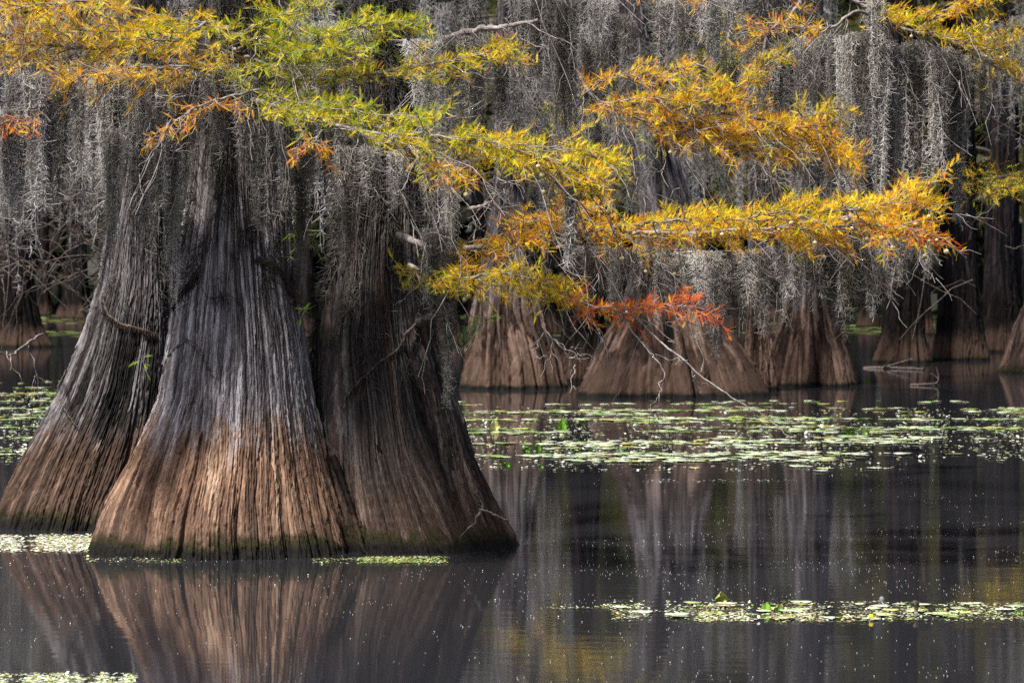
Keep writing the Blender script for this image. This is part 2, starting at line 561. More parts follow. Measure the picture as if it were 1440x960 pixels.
# ------------------------------------------------------------------ moss
def beard_geo(L, W, seed, dens=70.0, rad=0.0021, curl=(0.03, 0.075), nstr=None, sides=3, tail=1.0):
    rng = np.random.default_rng(seed)
    n = nstr or max(9, int(16 + W * 150))
    x0 = rng.uniform(-0.5, 0.5, n) * W
    y0 = rng.uniform(-0.35, 0.35, n) * min(W, 0.22)
    e = np.abs(x0) / (W / 2 + 1e-6)
    # several drooping tails of different length
    nt = max(1, int(round(W / 0.055)))
    ctr = rng.uniform(-0.5, 0.5, nt) * W * 0.85
    tl = rng.uniform(0.5, 1.0, nt)
    tl[rng.integers(0, nt)] = 1.0
    kt = np.argmin(np.abs(x0[:, None] - ctr[None, :]), axis=1)
    l = L * tl[kt] * rng.uniform(0.45, 1.0, n) ** 0.6
    l[rng.integers(0, n)] = L
    Pn = 16
    t = np.linspace(0, 1, Pn)
    wander = np.cumsum(rng.normal(0, 0.0055, (n, Pn, 2)), axis=1) * np.sqrt(np.maximum(l, .1))[:, None, None]
    pull = (t ** 0.8)[None, :] * 0.72 * tail
    px = x0[:, None] * (1 - pull) + ctr[kt][:, None] * pull
    path = np.stack([px + wander[:, :, 0], y0[:, None] * (1 - 0.5 * pull) + wander[:, :, 1], -l[:, None] * t[None, :]], -1)
    g = Geo()
    stone = rng.normal(0.45, 0.20, n) + (rng.normal(0, 0.10, nt))[kt]
    V, q = tubes(path, rad * 1.1 * (1 - 0.5 * t)[None, :] * np.ones((n, 1)), sides, rng)
    g.add(V, q, tone=np.repeat(stone, Pn * sides))
    m = int((l * dens).sum())
    k = rng.choice(n, m, p=l / l.sum())
    tt = rng.random(m) ** 0.9 * 0.99
    f = tt * (Pn - 1)
    i = f.astype(int)
    fr = (f - i)[:, None]
    base = path[k, i] * (1 - fr) + path[k, np.minimum(i + 1, Pn - 1)] * fr
    d = norm(rng.normal(size=(m, 3)) * np.array([1, 1, 0.6]) + np.array([0, 0, -0.9]))
    side = norm(np.cross(d, rng.normal(size=(m, 3))))
    ln = rng.uniform(*curl, m) * (1 - 0.3 * tt) * np.where(rng.random(m) < 0.12, 1.9, 1.0)
    u = np.linspace(0, 1, 4)
    bend = rng.uniform(0.3, 1.0, m) * rng.choice([-1, 1], m)
    cp = (base[:, None, :] + d[:, None, :] * (u[None, :, None] * ln[:, None, None])
          + side[:, None, :] * ((u ** 2)[None, :, None] * (bend * ln)[:, None, None]))
    V, q = tubes(cp, rad * (1.0 - 0.45 * u)[None, :] * np.ones((m, 1)), sides, rng)
    g.add(V, q, tone=np.repeat(stone[k] + rng.normal(0.05, 0.14, m), 4 * sides))
    return g


_BEARDS = {}


def beard_mesh(L, W):
    Ls = [0.2, 0.35, 0.55, 0.8, 1.15]
    Ws = [0.05, 0.11, 0.17, 0.25]
    a = min(Ls, key=lambda q: abs(math.log(q / L)))
    b = min(Ws, key=lambda q: abs(math.log(q / W)))
    v = random.randrange(2)
    key = (a, b, v)
    if key not in _BEARDS:
        g = beard_geo(a, b, hash(key) % 100000, dens=170, rad=0.00135, curl=(0.014, 0.042))
        _BEARDS[key] = g.mesh('spanish_moss', M_MOSS)
    return _BEARDS[key], L / a, W / b


def hang_moss(px, y0, y1, w, d, label, group):
    L = (y1 - y0) * d / F
    W = w * d / F
    me, sz, sx = beard_mesh(L, W)
    o = link('spanish_moss', me, None, tuple(P(px, y0, d)))
    o.rotation_euler = (0, 0, random.choice([0, PI]) + random.uniform(-0.4, 0.4))
    sx = min(max(sx, 0.75 if w > 18 else 0.42), 1.35)
    o.scale = (sx, sx, sz)
    return tag(o, label, 'moss', group)


# ------------------------------------------------------------------ foliage
C_G = np.array([0.17, 0.31, 0.012])
C_YG = np.array([0.46, 0.50, 0.010])
C_Y = np.array([0.90, 0.62, 0.010])
C_GO = np.array([0.84, 0.42, 0.014])
C_O = np.array([0.78, 0.24, 0.016])
C_R = np.array([0.70, 0.11, 0.014])
C_OL = np.array([0.34, 0.27, 0.02])
C_BR = np.array([0.20, 0.085, 0.03])


def branchlet_template(npair=7):
    """feathery two-ranked branchlet along +X, length 1, as (V, T)"""
    V, T = [], []
    V += [(0, -0.012, 0), (0, 0.012, 0), (1, 0, -0.08)]
    T += [(0, 1, 2)]
    for k in range(npair):
        x = 0.08 + 0.84 * k / (npair - 1)
        w = 0.145 * (math.sin(PI * (0.16 + 0.78 * k / (npair - 1))) ** 0.8)
        z = -0.08 * x * x
        for s in (-1, 1):
            b = len(V)
            V += [(x - 0.035, 0.008 * s, z), (x + 0.045, 0.008 * s, z), (x + 0.11, s * w, z + 0.03)]
            T += [(b, b + 1, b + 2)] if s > 0 else [(b + 1, b, b + 2)]
    return np.array(V), np.array(T)


BT_V, BT_T = branchlet_template()
BS_V, BS_T = branchlet_template(4)


def place_branchlets(g, org, dirs, up, size, hue, tmpl=None):
    TV, TT = tmpl or (BT_V, BT_T)
    n = len(org)
    X = norm(dirs)
    Z = norm(up - (up * X).sum(-1, keepdims=True) * X)
    Y = np.cross(Z, X)
    V = (org[:, None, :] + size[:, None, None] * (TV[None, :, 0:1] * X[:, None, :] + TV[None, :, 1:2] * Y[:, None, :] + TV[None, :, 2:3] * Z[:, None, :]))
    m = len(TV)
    T = (TT[None] + (np.arange(n) * m)[:, None, None]).reshape(-1, 3)
    h = np.repeat(np.concatenate([hue, np.ones((n, 1))], 1), m, axis=0)
    g.add(V.reshape(-1, 3), None, T, hue=h)


def lerp_path(path, t):
    f = np.clip(t, 0, 1) * (len(path) - 1)
    i = np.minimum(f.astype(int), len(path) - 2)
    fr = (f - i)[:, None]
    return path[i] * (1 - fr) + path[i + 1] * fr, norm(path[i + 1] - path[i])


def pick_hue(rng, t, pal0, pal1, n):
    """palette weights blend from pal0 to pal1 along t; returns (n,3)"""
    cols = [c for c, _ in pal0] + [c for c, _ in pal1]
    w0 = np.array([w for _, w in pal0])
    w1 = np.array([w for _, w in pal1])
    w = np.concatenate([w0 / w0.sum() * (1 - t), w1 / w1.sum() * t])
    k = rng.choice(len(cols), n, p=w / w.sum())
    h = np.array(cols)[k] * rng.uniform(0.7, 1.25, (n, 1)) * rng.uniform(0.92, 1.08, (n, 3))
    return np.clip(h, 0, 0.9)


def bough(tree, pts, r0, nsec, slen, pal0, pal1, seed, t0=0.25, up=0.25, dn=0.25, leaf=(0.032, 0.062), spacing=0.0085,
          bare=8, cones=0, leafup=0.35, dense=1.0, barelen=0.35, r1=0.003, tmpl=None, mat=None, lift=0.0, limb_mat=None, onesec=0.55):
    """a limb with its twigs (part), its leaves and cones (sub-parts)"""
    rng = np.random.default_rng(seed)
    pw = np.array([P(*p) for p in pts])
    sp = spline(pw, 40)
    sp[1:] += np.cumsum(rng.normal(0, 0.004, (39, 3)), axis=0)
    g = Geo()
    rad = r0 + (r1 - r0) * np.linspace(0, 1, 40) ** 0.75
    V, q = tubes(sp[None], (rad * (1 + 0.12 * rng.normal(size=40)))[None], 7, rng)
    g.add(V, q)
    lf = Geo()
    tw8, tw8r, tw5, tw5r, bases = [], [], [], [], []
    us = np.linspace(0, 1, 8)
    total = np.linalg.norm(np.diff(sp, axis=0), axis=1).sum()
    horiz = np.array([0, 0, 1.0])
    L_org, L_dir, L_up, L_t = [], [], [], []

    def leaves_on(path, ta, tb, t):
        ln = np.linalg.norm(np.diff(path, axis=0), axis=1).sum() * (tb - ta)
        n = int(ln / spacing * dense)
        if n < 1:
            return
        o, tg = lerp_path(path, np.linspace(ta, tb, n))
        side = norm(np.cross(tg, horiz) + 1e-6)
        sg = np.where(np.arange(n) % 2 == 0, 1.0, -1.0)[:, None]
        d = tg * rng.uniform(0.35, 0.9, (n, 1)) + side * sg * rng.uniform(0.4, 0.9, (n, 1)) + horiz * rng.normal(leafup, 0.7, (n, 1)) + rng.normal(0, 0.35, (n, 3))
        L_org.append(o)
        L_dir.append(d)
        L_up.append(norm(rng.normal(0, 0.5, (n, 3)) + np.array([0, -0.25, 0.8])))
        L_t.append(np.full(n, t))

    wob, ph = rng.uniform(9, 14), rng.uniform(0, 6)
    for i in range(nsec):
        t = t0 + (1 - t0) * (i + rng.random()) / nsec
        o, tg = lerp_path(sp, np.array([t]))
        o, tg = o[0], tg[0]
        side = norm(np.cross(tg, horiz))
        s = 1 if i % 2 else -1
        vz = rng.uniform(-dn, up)
        d = norm(tg * rng.uniform(0.5, 1.0) + side * s * rng.uniform(0.25, 0.9) * onesec / 0.55 + horiz * vz)
        ln = slen * rng.uniform(0.35, 1.25) * (1 - 0.35 * t) * (0.62 + 0.55 * math.sin(t * wob + ph) ** 2)
        path = o + d * (us[:, None] * ln) + horiz * ((us ** 2)[:, None] * ln * rng.uniform(-0.45, 0.2 + lift)) + np.cumsum(rng.normal(0, 0.004, (8, 3)), axis=0)
        tw8.append(path)
        tw8r.append(0.0045 * (1 - 0.65 * us))
        leaves_on(path, 0.25, 1.0, t)
        for j in range(rng.integers(4, 7)):
            tj = 0.2 + 0.75 * (j + rng.random()) / 6
            o2, tg2 = lerp_path(path, np.array([tj]))
            s2 = norm(np.cross(tg2[0], horiz))
            d2 = norm(tg2[0] * 0.8 + s2 * rng.choice([-1, 1]) * rng.uniform(0.4, 1.0) + horiz * rng.normal(0.05, 0.35))
            l2 = rng.uniform(0.07, 0.19) * slen / 0.5
            u5 = np.linspace(0, 1, 5)
            p2 = o2[0] + d2 * (u5[:, None] * l2) + horiz * ((u5 ** 2)[:, None] * l2 * rng.uniform(-0.3, 0.25))
            tw5.append(p2)
            tw5r.append(0.0026 * (1 - 0.6 * u5))
            leaves_on(p2, 0.05, 1.0, t)
    # bare grey twigs that hang and fork
    for i in range(bare):
        t = rng.uniform(t0 * 0.6, 1)
        o, tg = lerp_path(sp, np.array([t]))
        d = norm(tg[0] * rng.uniform(0.2, 1.0) + rng.normal(0, 0.35, 3) + np.array([0, 0, -rng.uniform(0.1, 0.9)]))
        ln = barelen * rng.uniform(0.4, 1.2)
        path = o[0] + d * (us[:, None] * ln) + np.cumsum(rng.normal(0, 0.012, (8, 3)), axis=0) + np.array([0, 0, -1]) * ((us ** 2)[:, None] * ln * rng.uniform(-0.2, 0.5))
        tw8.append(path)
        tw8r.append(0.0040 * (1 - 0.6 * us))
        for j in range(3):
            o2, tg2 = lerp_path(path, np.array([rng.uniform(0.3, 0.95)]))
            d2 = norm(tg2[0] + rng.normal(0, 0.6, 3))
            u5 = np.linspace(0, 1, 5)
            l2 = ln * rng.uniform(0.2, 0.5)
            tw5.append(o2[0] + d2 * (u5[:, None] * l2) + np.cumsum(rng.normal(0, 0.008, (5, 3)), axis=0))
            tw5r.append(0.0025 * (1 - 0.5 * u5))
    if tw8:
        V, q = tubes(np.array(tw8), np.array(tw8r), 4, rng)
        g.add(V, q)
    if tw5:
        V, q = tubes(np.array(tw5), np.array(tw5r), 3, rng)
        g.add(V, q)
    br = link('branch', g.mesh('branch', limb_mat or M_TWIG), tree)
    if L_org:
        org, dr, upv, tt = (np.concatenate(a) for a in (L_org, L_dir, L_up, L_t))
        # colour drifts in clumps along the bough
        bins = np.clip((tt + rng.normal(0, 0.06, len(tt))) * 5, 0, 4.999).astype(int)
        hue = np.zeros((len(org), 3))
        for b in range(5):
            m = bins == b
            if m.any():
                hue[m] = pick_hue(rng, (b + 0.5) / 5, pal0, pal1, int(m.sum()))
        size = rng.uniform(*leaf, len(org))
        place_branchlets(lf, org, dr, upv, size, hue, tmpl)
        link('foliage', lf.mesh('foliage', mat or M_LEAF, smooth=False), br)
    for i in range(cones):
        k = rng.integers(0, len(org))
        c = org[k] + np.array([rng.normal(0, 0.01), rng.normal(0, 0.02), -rng.uniform(0.02, 0.09)])
        co = link('cone', CONE_ME, br, tuple(c))
        s = rng.uniform(0.8, 1.25)
        co.scale = (s, s, s)
    return br, sp


def cone_mesh():
    """small round scaly cypress cone on a stalk"""
    nu, nv = 12, 8
    V, Q = [], []
    for j in range(nv + 1):
        a = PI * j / nv
        for i in range(nu):
            b = 2 * PI * i / nu
            r = 0.0115 * (1 + 0.10 * math.sin(3 * b + 2 * j) * math.sin(a))
            V.append((r * math.sin(a) * math.cos(b), r * math.sin(a) * math.sin(b), r * math.cos(a) * 0.95))
    for j in range(nv):
        for i in range(nu):
            Q.append((j * nu + i, j * nu + (i + 1) % nu, (j + 1) * nu + (i + 1) % nu, (j + 1) * nu + i))
    g = Geo()
    g.add(np.array(V), np.array(Q))
    st = np.array([[(0, 0, 0.009), (0.001, 0, 0.016), (0, 0.001, 0.024)]])
    v, q = tubes(st, np.full((1, 3), 0.0016), 4)
    g.add(v, q)
    return g.mesh('cone', M_CONE)


CONE_ME = cone_mesh()

# ------------------------------------------------------------------ camera, light, sky
cam_d = bpy.data.cameras.new('camera')
cam = bpy.data.objects.new('camera', cam_d)
COL.objects.link(cam)
cam.location = (0, 0, HC)
cam.rotation_euler = (PI / 2, 0, 0)
cam_d.sensor_width = 36
cam_d.lens = F / 1440 * 36
cam_d.shift_y = (YH - 480) / 1440
cam_d.clip_end = 3000
cam_d.dof.use_dof = True
cam_d.dof.focus_distance = 15.4
cam_d.dof.aperture_fstop = 7.1
scene.camera = cam

SUN_AZ, SUN_EL = math.radians(214), math.radians(58)     # behind the camera, a little to its left
sd = Vector((math.sin(SUN_AZ) * math.cos(SUN_EL), math.cos(SUN_AZ) * math.cos(SUN_EL), math.sin(SUN_EL)))
sun_d = bpy.data.lights.new('sun', 'SUN')
sun_d.energy = 3.8
sun_d.angle = math.radians(4)
sun_d.color = (1.0, 0.95, 0.87)
sun = bpy.data.objects.new('sun', sun_d)
COL.objects.link(sun)
sun.rotation_euler = (-sd).to_track_quat('-Z', 'Y').to_euler()
world = bpy.data.worlds.new('World')
scene.world = world
world.use_nodes = True
wt = world.node_tree
sky = wt.nodes.new('ShaderNodeTexSky')
sky.sky_type = 'NISHITA'
sky.sun_disc = False
sky.sun_elevation = SUN_EL
sky.sun_rotation = SUN_AZ
sky.dust_density = 3.0
sky.air_density = 0.7
bg = wt.nodes['Background']
bg.inputs['Strength'].default_value = 0.06
wt.links.new(sky.outputs[0], bg.inputs['Color'])
scene.view_settings.view_transform = 'Standard'
scene.view_settings.look = 'None'
scene.view_settings.exposure = 1.22
scene.cycles.max_bounces = 6
scene.cycles.transparent_max_bounces = 4
scene.cycles.sample_clamp_indirect = 2.0
scene.cycles.use_adaptive_sampling = False
scene.cycles.use_denoising = False

# ------------------------------------------------------------------ water
s = 400.0
me = make_mesh('water', [(-s, -s * 0.5, 0), (s, -s * 0.5, 0), (s, s, 0), (-s, s, 0)], [(0, 1, 2, 3)], None, False, M_WATER)
tag(link('water', me), 'still dark swamp water mirroring the trees', kind='structure')

# ------------------------------------------------------------------ the three near cypresses
rows_c = [(800, 116, 502), (770, 123, 496), (740, 133, 487), (700, 150, 474), (640, 185, 457), (560, 222, 440), (480, 236, 428), (400, 248, 414),
          (320, 257, 408), (250, 266, 402), (200, 272, 398), (100, 280, 390), (0, 286, 384)]
rows_l = [(762, -18, 240), (740, -10, 240), (700, 2, 240), (640, 33, 241), (560, 78, 241), (480, 112, 243), (400, 138, 241), (320, 152, 237), (200, 178, 233), (100, 190, 232), (0, 197, 232)]
rows_r = [(800, 446, 730), (770, 441, 727), (740, 440, 710), (700, 438, 690), (640, 436, 663), (560, 436, 639), (480, 440, 614), (400, 450, 600), (320, 464, 591), (250, 478, 586),
          (200, 485, 582), (100, 490, 578), (0, 496, 572)]
PF_C = trunk_profile(rows_c, 15.62, 0.75, 10.5, 0.13, (0.25, 0.2))
PF_L = trunk_profile(rows_l, 17.25, 0.85, 10.0, 0.09, (-0.5, 0.3))
PF_R = trunk_profile(rows_r, 15.9, 0.85, 9.5, 0.10, (0.35, 0.3))

T_C = tag(empty('bald_cypress', (PF_C['xc'][0], PF_C['D'], 0)), 'widest near cypress with pale grey fibrous bark and tan flared foot', 'tree')
T_L = tag(empty('bald_cypress', (PF_L['xc'][0], PF_L['D'], 0)), 'near cypress with black wet stains, leaning behind the pale widest trunk', 'tree')
T_R = tag(empty('bald_cypress', (PF_R['xc'][0], PF_R['D'], 0)), 'dark brown near cypress with long yellow boughs beside open water', 'tree')


def trunk_obj(tree, me, name='trunk'):
    o = bpy.data.objects.new(name, me)
    COL.objects.link(o)
    o.parent = tree
    o.location = tuple(-np.array(tree.location))
    return o


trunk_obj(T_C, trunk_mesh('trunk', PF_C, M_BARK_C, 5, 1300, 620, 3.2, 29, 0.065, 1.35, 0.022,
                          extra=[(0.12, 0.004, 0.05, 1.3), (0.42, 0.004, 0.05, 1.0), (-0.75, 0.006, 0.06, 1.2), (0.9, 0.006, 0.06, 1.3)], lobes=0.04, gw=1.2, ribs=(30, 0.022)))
trunk_obj(T_L, trunk_mesh('trunk', PF_L, M_BARK_L, 8, 900, 480, 3.6, 19, 0.09, 1.5, 0.021,
                          extra=[(0.15, 0.012, 0.12, 0.9), (0.55, 0.012, 0.16, 0.8), (-0.35, 0.007, 0.08, 0.9)], lobes=0.09, gw=1.5, ribs=(20, 0.045)))
trunk_obj(T_R, trunk_mesh('trunk', PF_R, M_BARK_R, 13, 1100, 540, 3.4, 21, 0.09, 1.5, 0.020,
                          extra=[(0.78, 0.016, 0.22, 2.3), (-0.25, 0.010, 0.10, 1.1), (0.25, 0.010, 0.10, 1.0), (-0.62, 0.010, 0.08, 1.2), (0.5, 0.006, 0.08, 0.8)], lobes=0.09, gw=1.6, ribs=(22, 0.04)))


class rel:
    """child helper: parts are built in world coordinates, then shifted under the tree's empty"""


def settle(tree):
    off = np.array(tree.location)
    for ch in list(tree.children):
        if ch.name.split('.')[0] != 'trunk' and not ch.get('_set'):
            ch.location = tuple(np.array(ch.location) - off)
            ch['_set'] = 1


# boughs: points are (photo x, photo y, distance)
YO = [(C_Y, 5), (C_GO, 2), (C_YG, 2.5), (C_O, 0.6)]
YG = [(C_YG, 5), (C_Y, 3), (C_G, 2)]
GRN = [(C_YG, 5), (C_G, 3), (C_Y, 3)]
ORG = [(C_O, 3), (C_GO, 4), (C_Y, 4), (C_YG, 1)]
RED = [(C_R, 6), (C_O, 3)]
MIX = [(C_Y, 5), (C_GO, 3), (C_O, 2), (C_YG, 2)]
OLV = [(C_OL, 4), (C_Y, 3), (C_GO, 2), (C_YG, 2)]

# top of the picture, from the pale trunk
bough(T_C, [(300, 95, 15.3), (235, 76, 15.0), (170, 66, 14.8), (110, 64, 14.6), (30, 62, 14.4), (-40, 70, 14.3)], 0.022, 26, 0.36, YO, MIX, 21, 0.1, 0.25, 0.22, bare=14, dense=1.0, barelen=0.4)
bough(T_C, [(320, 40, 15.2), (250, 28, 14.9), (170, 18, 14.7), (90, 14, 14.5), (20, 22, 14.4)], 0.018, 22, 0.34, YO, MIX, 22, 0.1, 0.18, 0.30, bare=6)
bough(T_C, [(340, 60, 15.1), (300, 30, 14.6), (250, 52, 14.4), (200, 40, 14.2)], 0.012, 12, 0.30, YG, YO, 23, 0.1, 0.3, 0.3, bare=5)
bough(T_C, [(330, 70, 15.0), (370, 55, 14.6), (405, 70, 14.4), (440, 60, 14.3)], 0.012, 13, 0.30, GRN, YG, 24, 0.05, 0.35, 0.25, bare=5)
bough(T_C, [(345, 95, 15.0), (400, 82, 14.5), (450, 62, 14.3), (510, 42, 14.2), (565, 34, 14.2)], 0.014, 22, 0.30, GRN, GRN, 25, 0.2, 0.35, 0.30, bare=5)
bough(T_C, [(350, 112, 15.0), (420, 112, 14.6), (500, 104, 14.4), (580, 95, 14.3), (660, 82, 14.3), (715, 72, 14.3)], 0.016, 30, 0.28, YG, YO, 26, 0.15, 0.25, 0.28, bare=7)
bough(T_C, [(345, 140, 14.9), (400, 150, 14.4), (480, 172, 14.1), (560, 188, 14.0), (640, 194, 13.9), (720, 196, 13.9), (800, 204, 13.9), (845, 212, 13.9)], 0.015, 46, 0.34, YG, [(C_Y, 6), (C_YG, 3), (C_GO, 2)], 27, 0.08, 0.34, 0.26, bare=22, cones=6, barelen=0.55)
bough(T_C, [(640, 190, 13.9), (700, 205, 13.8), (750, 222, 13.7), (800, 245, 13.7), (838, 250, 13.7)], 0.007, 20, 0.26, [(C_Y, 6), (C_YG, 2), (C_GO, 2)], YO, 28, 0.1, 0.2, 0.45, bare=10, cones=4, barelen=0.45)
bough(T_C, [(540, 190, 14.0), (580, 205, 13.9), (620, 225, 13.8), (650, 245, 13.8)], 0.006, 9, 0.26, MIX, ORG, 29, 0.2, 0.05, 0.7, leafup=-0.2, bare=10, cones=3, barelen=0.5)
bough(T_C, [(400, 128, 14.8), (345, 134, 14.4), (300, 148, 14.2), (255, 168, 14.1), (212, 192, 14.1)], 0.010, 8, 0.24, [(C_O, 3), (C_GO, 4)], [(C_O, 4), (C_GO, 4), (C_Y, 1)], 30, 0.3, 0.1, 0.6, leafup=-0.35, dense=0.75, bare=12, barelen=0.4)
bough(T_C, [(470, 172, 14.1), (455, 190, 14.0), (440, 208, 13.9)], 0.004, 4, 0.14, ORG, [(C_O, 4), (C_GO, 3)], 31, 0.3, 0.1, 0.4, leafup=-0.3, bare=3, barelen=0.3)
bough(T_L, [(185, 110, 16.9), (120, 120, 15.8), (60, 140, 14.6), (20, 160, 14.4), (-20, 175, 14.3)], 0.014, 13, 0.26, ORG, RED, 32, 0.35, 0.1, 0.5, leafup=-0.2, bare=14, dense=0.8, barelen=0.5)

bough(T_C, [(330, 78, 15.2), (270, 60, 14.8), (205, 48, 14.6), (140, 38, 14.5), (70, 40, 14.4), (-10, 44, 14.3)], 0.014, 30, 0.36, YO, MIX, 71, 0.05, 0.3, 0.4, bare=6)
bough(T_C, [(320, 105, 15.0), (270, 96, 14.6), (205, 96, 14.5), (150, 104, 14.4), (100, 112, 14.4)], 0.010, 18, 0.30, MIX, ORG, 72, 0.1, 0.2, 0.5, leafup=0.1, bare=12, barelen=0.4)
bough(T_C, [(335, 50, 15.0), (365, 28, 14.6), (400, 18, 14.4), (430, 8, 14.3)], 0.012, 14, 0.30, YG, GRN, 73, 0.05, 0.3, 0.4, bare=4)
bough(T_C, [(345, 80, 15.0), (385, 92, 14.5), (440, 86, 14.3), (500, 72, 14.2)], 0.010, 18, 0.28, YG, GRN, 74, 0.05, 0.3, 0.35, bare=4)
bough(T_C, [(350, 125, 15.0), (390, 138, 14.4), (450, 150, 14.2), (520, 160, 14.1), (600, 168, 14.0)], 0.008, 24, 0.28, GRN, YG, 75, 0.1, 0.3, 0.35, bare=6)

# from the dark trunk, over the open water
bough(T_R, [(560, 330, 15.6), (610, 352, 15.2), (680, 348, 14.9), (760, 330, 14.7), (850, 325, 14.6), (950, 332, 14.5), (1050, 325, 14.4), (1150, 315, 14.4), (1220, 303, 14.4), (1285, 285, 14.4)],
      0.022, 76, 0.44, [(C_GO, 4), (C_OL, 2), (C_Y, 4), (C_O, 3)], [(C_Y, 5), (C_GO, 4), (C_YG, 1), (C_O, 1.5)], 33, 0.14, 0.36, 0.36, bare=46, cones=34, barelen=0.42, dense=1.1)
bough(T_R, [(1090, 322, 14.4), (1150, 325, 14.2), (1220, 322, 14.1), (1265, 322, 14.1), (1300, 332, 14.1)], 0.008, 24, 0.26, MIX, RED + ORG, 34, 0.1, 0.25, 0.55, leafup=0.0, bare=10, cones=12, barelen=0.3)
bough(T_R, [(860, 322, 14.6), (930, 312, 14.3), (1000, 318, 14.2), (1080, 308, 14.1), (1140, 300, 14.1), (1205, 294, 14.1)], 0.008, 34, 0.30, YO, YO, 35, 0.1, 0.40, 0.15, leafup=0.55, bare=10, cones=6, dense=1.2)
bough(T_R, [(680, 345, 14.9), (730, 318, 14.7), (780, 305, 14.6), (830, 300, 14.5)], 0.008, 14, 0.26, [(C_OL, 3), (C_GO, 3), (C_O, 3)], ORG, 36, 0.15, 0.3, 0.3, bare=6)
bough(T_R, [(575, 372, 15.3), (620, 392, 14.9), (680, 384, 14.6), (740, 386, 14.4), (800, 405, 14.3)], 0.013, 38, 0.30, OLV, [(C_Y, 6), (C_YG, 2), (C_GO, 2)], 37, 0.05, 0.35, 0.50, leafup=0.05, bare=14, cones=8, barelen=0.35, dense=1.1)
bough(T_R, [(770, 395, 14.4), (820, 428, 14.2), (880, 440, 14.1), (940, 436, 14.1), (985, 434, 14.1)], 0.007, 19, 0.24, [(C_R, 3), (C_GO, 2), (C_O, 3)], RED, 38, 0.1, 0.35, 0.40, leafup=0.2, bare=8, barelen=0.35, dense=1.1)
# higher right boughs
bough(T_R, [(560, -90, 15.8), (680, -50, 17.0), (780, 40, 17.2), (840, 140, 15.8), (940, 165, 14.9), (1030, 185, 14.9), (1110, 190, 14.9), (1190, 215, 14.9)],
      0.016, 44, 0.36, [(C_O, 4), (C_GO, 4), (C_Y, 2)], MIX, 39, 0.5, 0.40, 0.22, bare=24, cones=6, barelen=0.5)
bough(T_R, [(930, 163, 14.9), (980, 140, 14.7), (1030, 118, 14.6), (1075, 75, 14.6)], 0.008, 20, 0.28, ORG, OLV, 40, 0.05, 0.30, 0.35, bare=6)
bough(T_R, [(835, 150, 15.0), (890, 138, 14.8), (950, 130, 14.7), (1010, 112, 14.6)], 0.007, 18, 0.26, ORG, YO, 41, 0.0, 0.30, 0.35, bare=6)
bough(T_R, [(1050, 185, 14.9), (1090, 178, 14.7), (1135, 165, 14.6), (1178, 152, 14.6)], 0.006, 13, 0.24, YO, OLV, 42, 0.05, 0.35, 0.25, bare=4)
bough(T_R, [(880, 158, 14.9), (940, 185, 14.8), (1000, 200, 14.7), (1060, 212, 14.7), (1105, 226, 14.7)], 0.007, 20, 0.28, ORG, MIX, 81, 0.05, 0.2, 0.45, leafup=0.1, bare=14, cones=4, barelen=0.5)
bough(T_R, [(960, 170, 14.9), (1030, 160, 14.7), (1100, 178, 14.6), (1160, 196, 14.6), (1185, 215, 14.6)], 0.007, 22, 0.26, MIX, ORG, 82, 0.05, 0.35, 0.35, bare=10, barelen=0.5)
bough(T_R, [(820, 135, 15.0), (860, 110, 14.9), (920, 105, 14.8), (980, 92, 14.7)], 0.006, 14, 0.24, ORG, YO, 83, 0.0, 0.25, 0.3, bare=4)
bough(T_C, [(560, 180, 14.1), (630, 186, 13.8), (700, 190, 13.7), (770, 212, 13.6), (820, 222, 13.6)], 0.006, 26, 0.26, YG, YO, 84, 0.1, 0.35, 0.5, leafup=0.1, bare=12, cones=4, barelen=0.45)
# the high limb that carries the moss curtains
br_top, SP_TOP = bough(T_R, [(540, -200, 15.8), (700, -120, 15.8), (850, -80, 15.8), (1000, -55, 15.7), (1120, -35, 15.6), (1195, 0, 15.5), (1255, 42, 15.5), (1330, 58, 15.4), (1408, 102, 15.4)],
      0.030, 22, 0.36, MIX, YO, 43, 0.62, 0.55, 0.05, leafup=0.4, bare=16, cones=4, r1=0.006, barelen=0.5)
bough(T_R, [(1290, 40, 15.4), (1330, 20, 15.2), (1370, 0, 15.1), (1400, -25, 15.1)], 0.006, 16, 0.30, ORG, YO, 44, 0.0, 0.35, 0.35, bare=4)
bough(T_R, [(1130, -8, 15.6), (1110, 22, 15.3), (1080, 40, 15.2), (1063, 90, 15.1), (1066, 125, 15.1)], 0.012, 7, 0.24, ORG, RED + ORG, 45, 0.1, 0.3, 0.2, bare=10, barelen=0.35, dense=0.8)
bough(T_R, [(1240, 30, 15.5), (1205, 14, 15.3), (1172, 36, 15.2), (1130, 34, 15.2), (1075, 40, 15.2)], 0.011, 9, 0.22, ORG, ORG, 46, 0.5, 0.3, 0.2, bare=10, barelen=0.3)
bough(T_R, [(560, -140, 15.6), (660, -90, 15.4), (780, -60, 15.3), (880, -30, 15.2), (985, 5, 15.1)], 0.02, 14, 0.3, ORG, RED + ORG, 47, 0.3, 0.1, 0.4, bare=22, barelen=0.6)
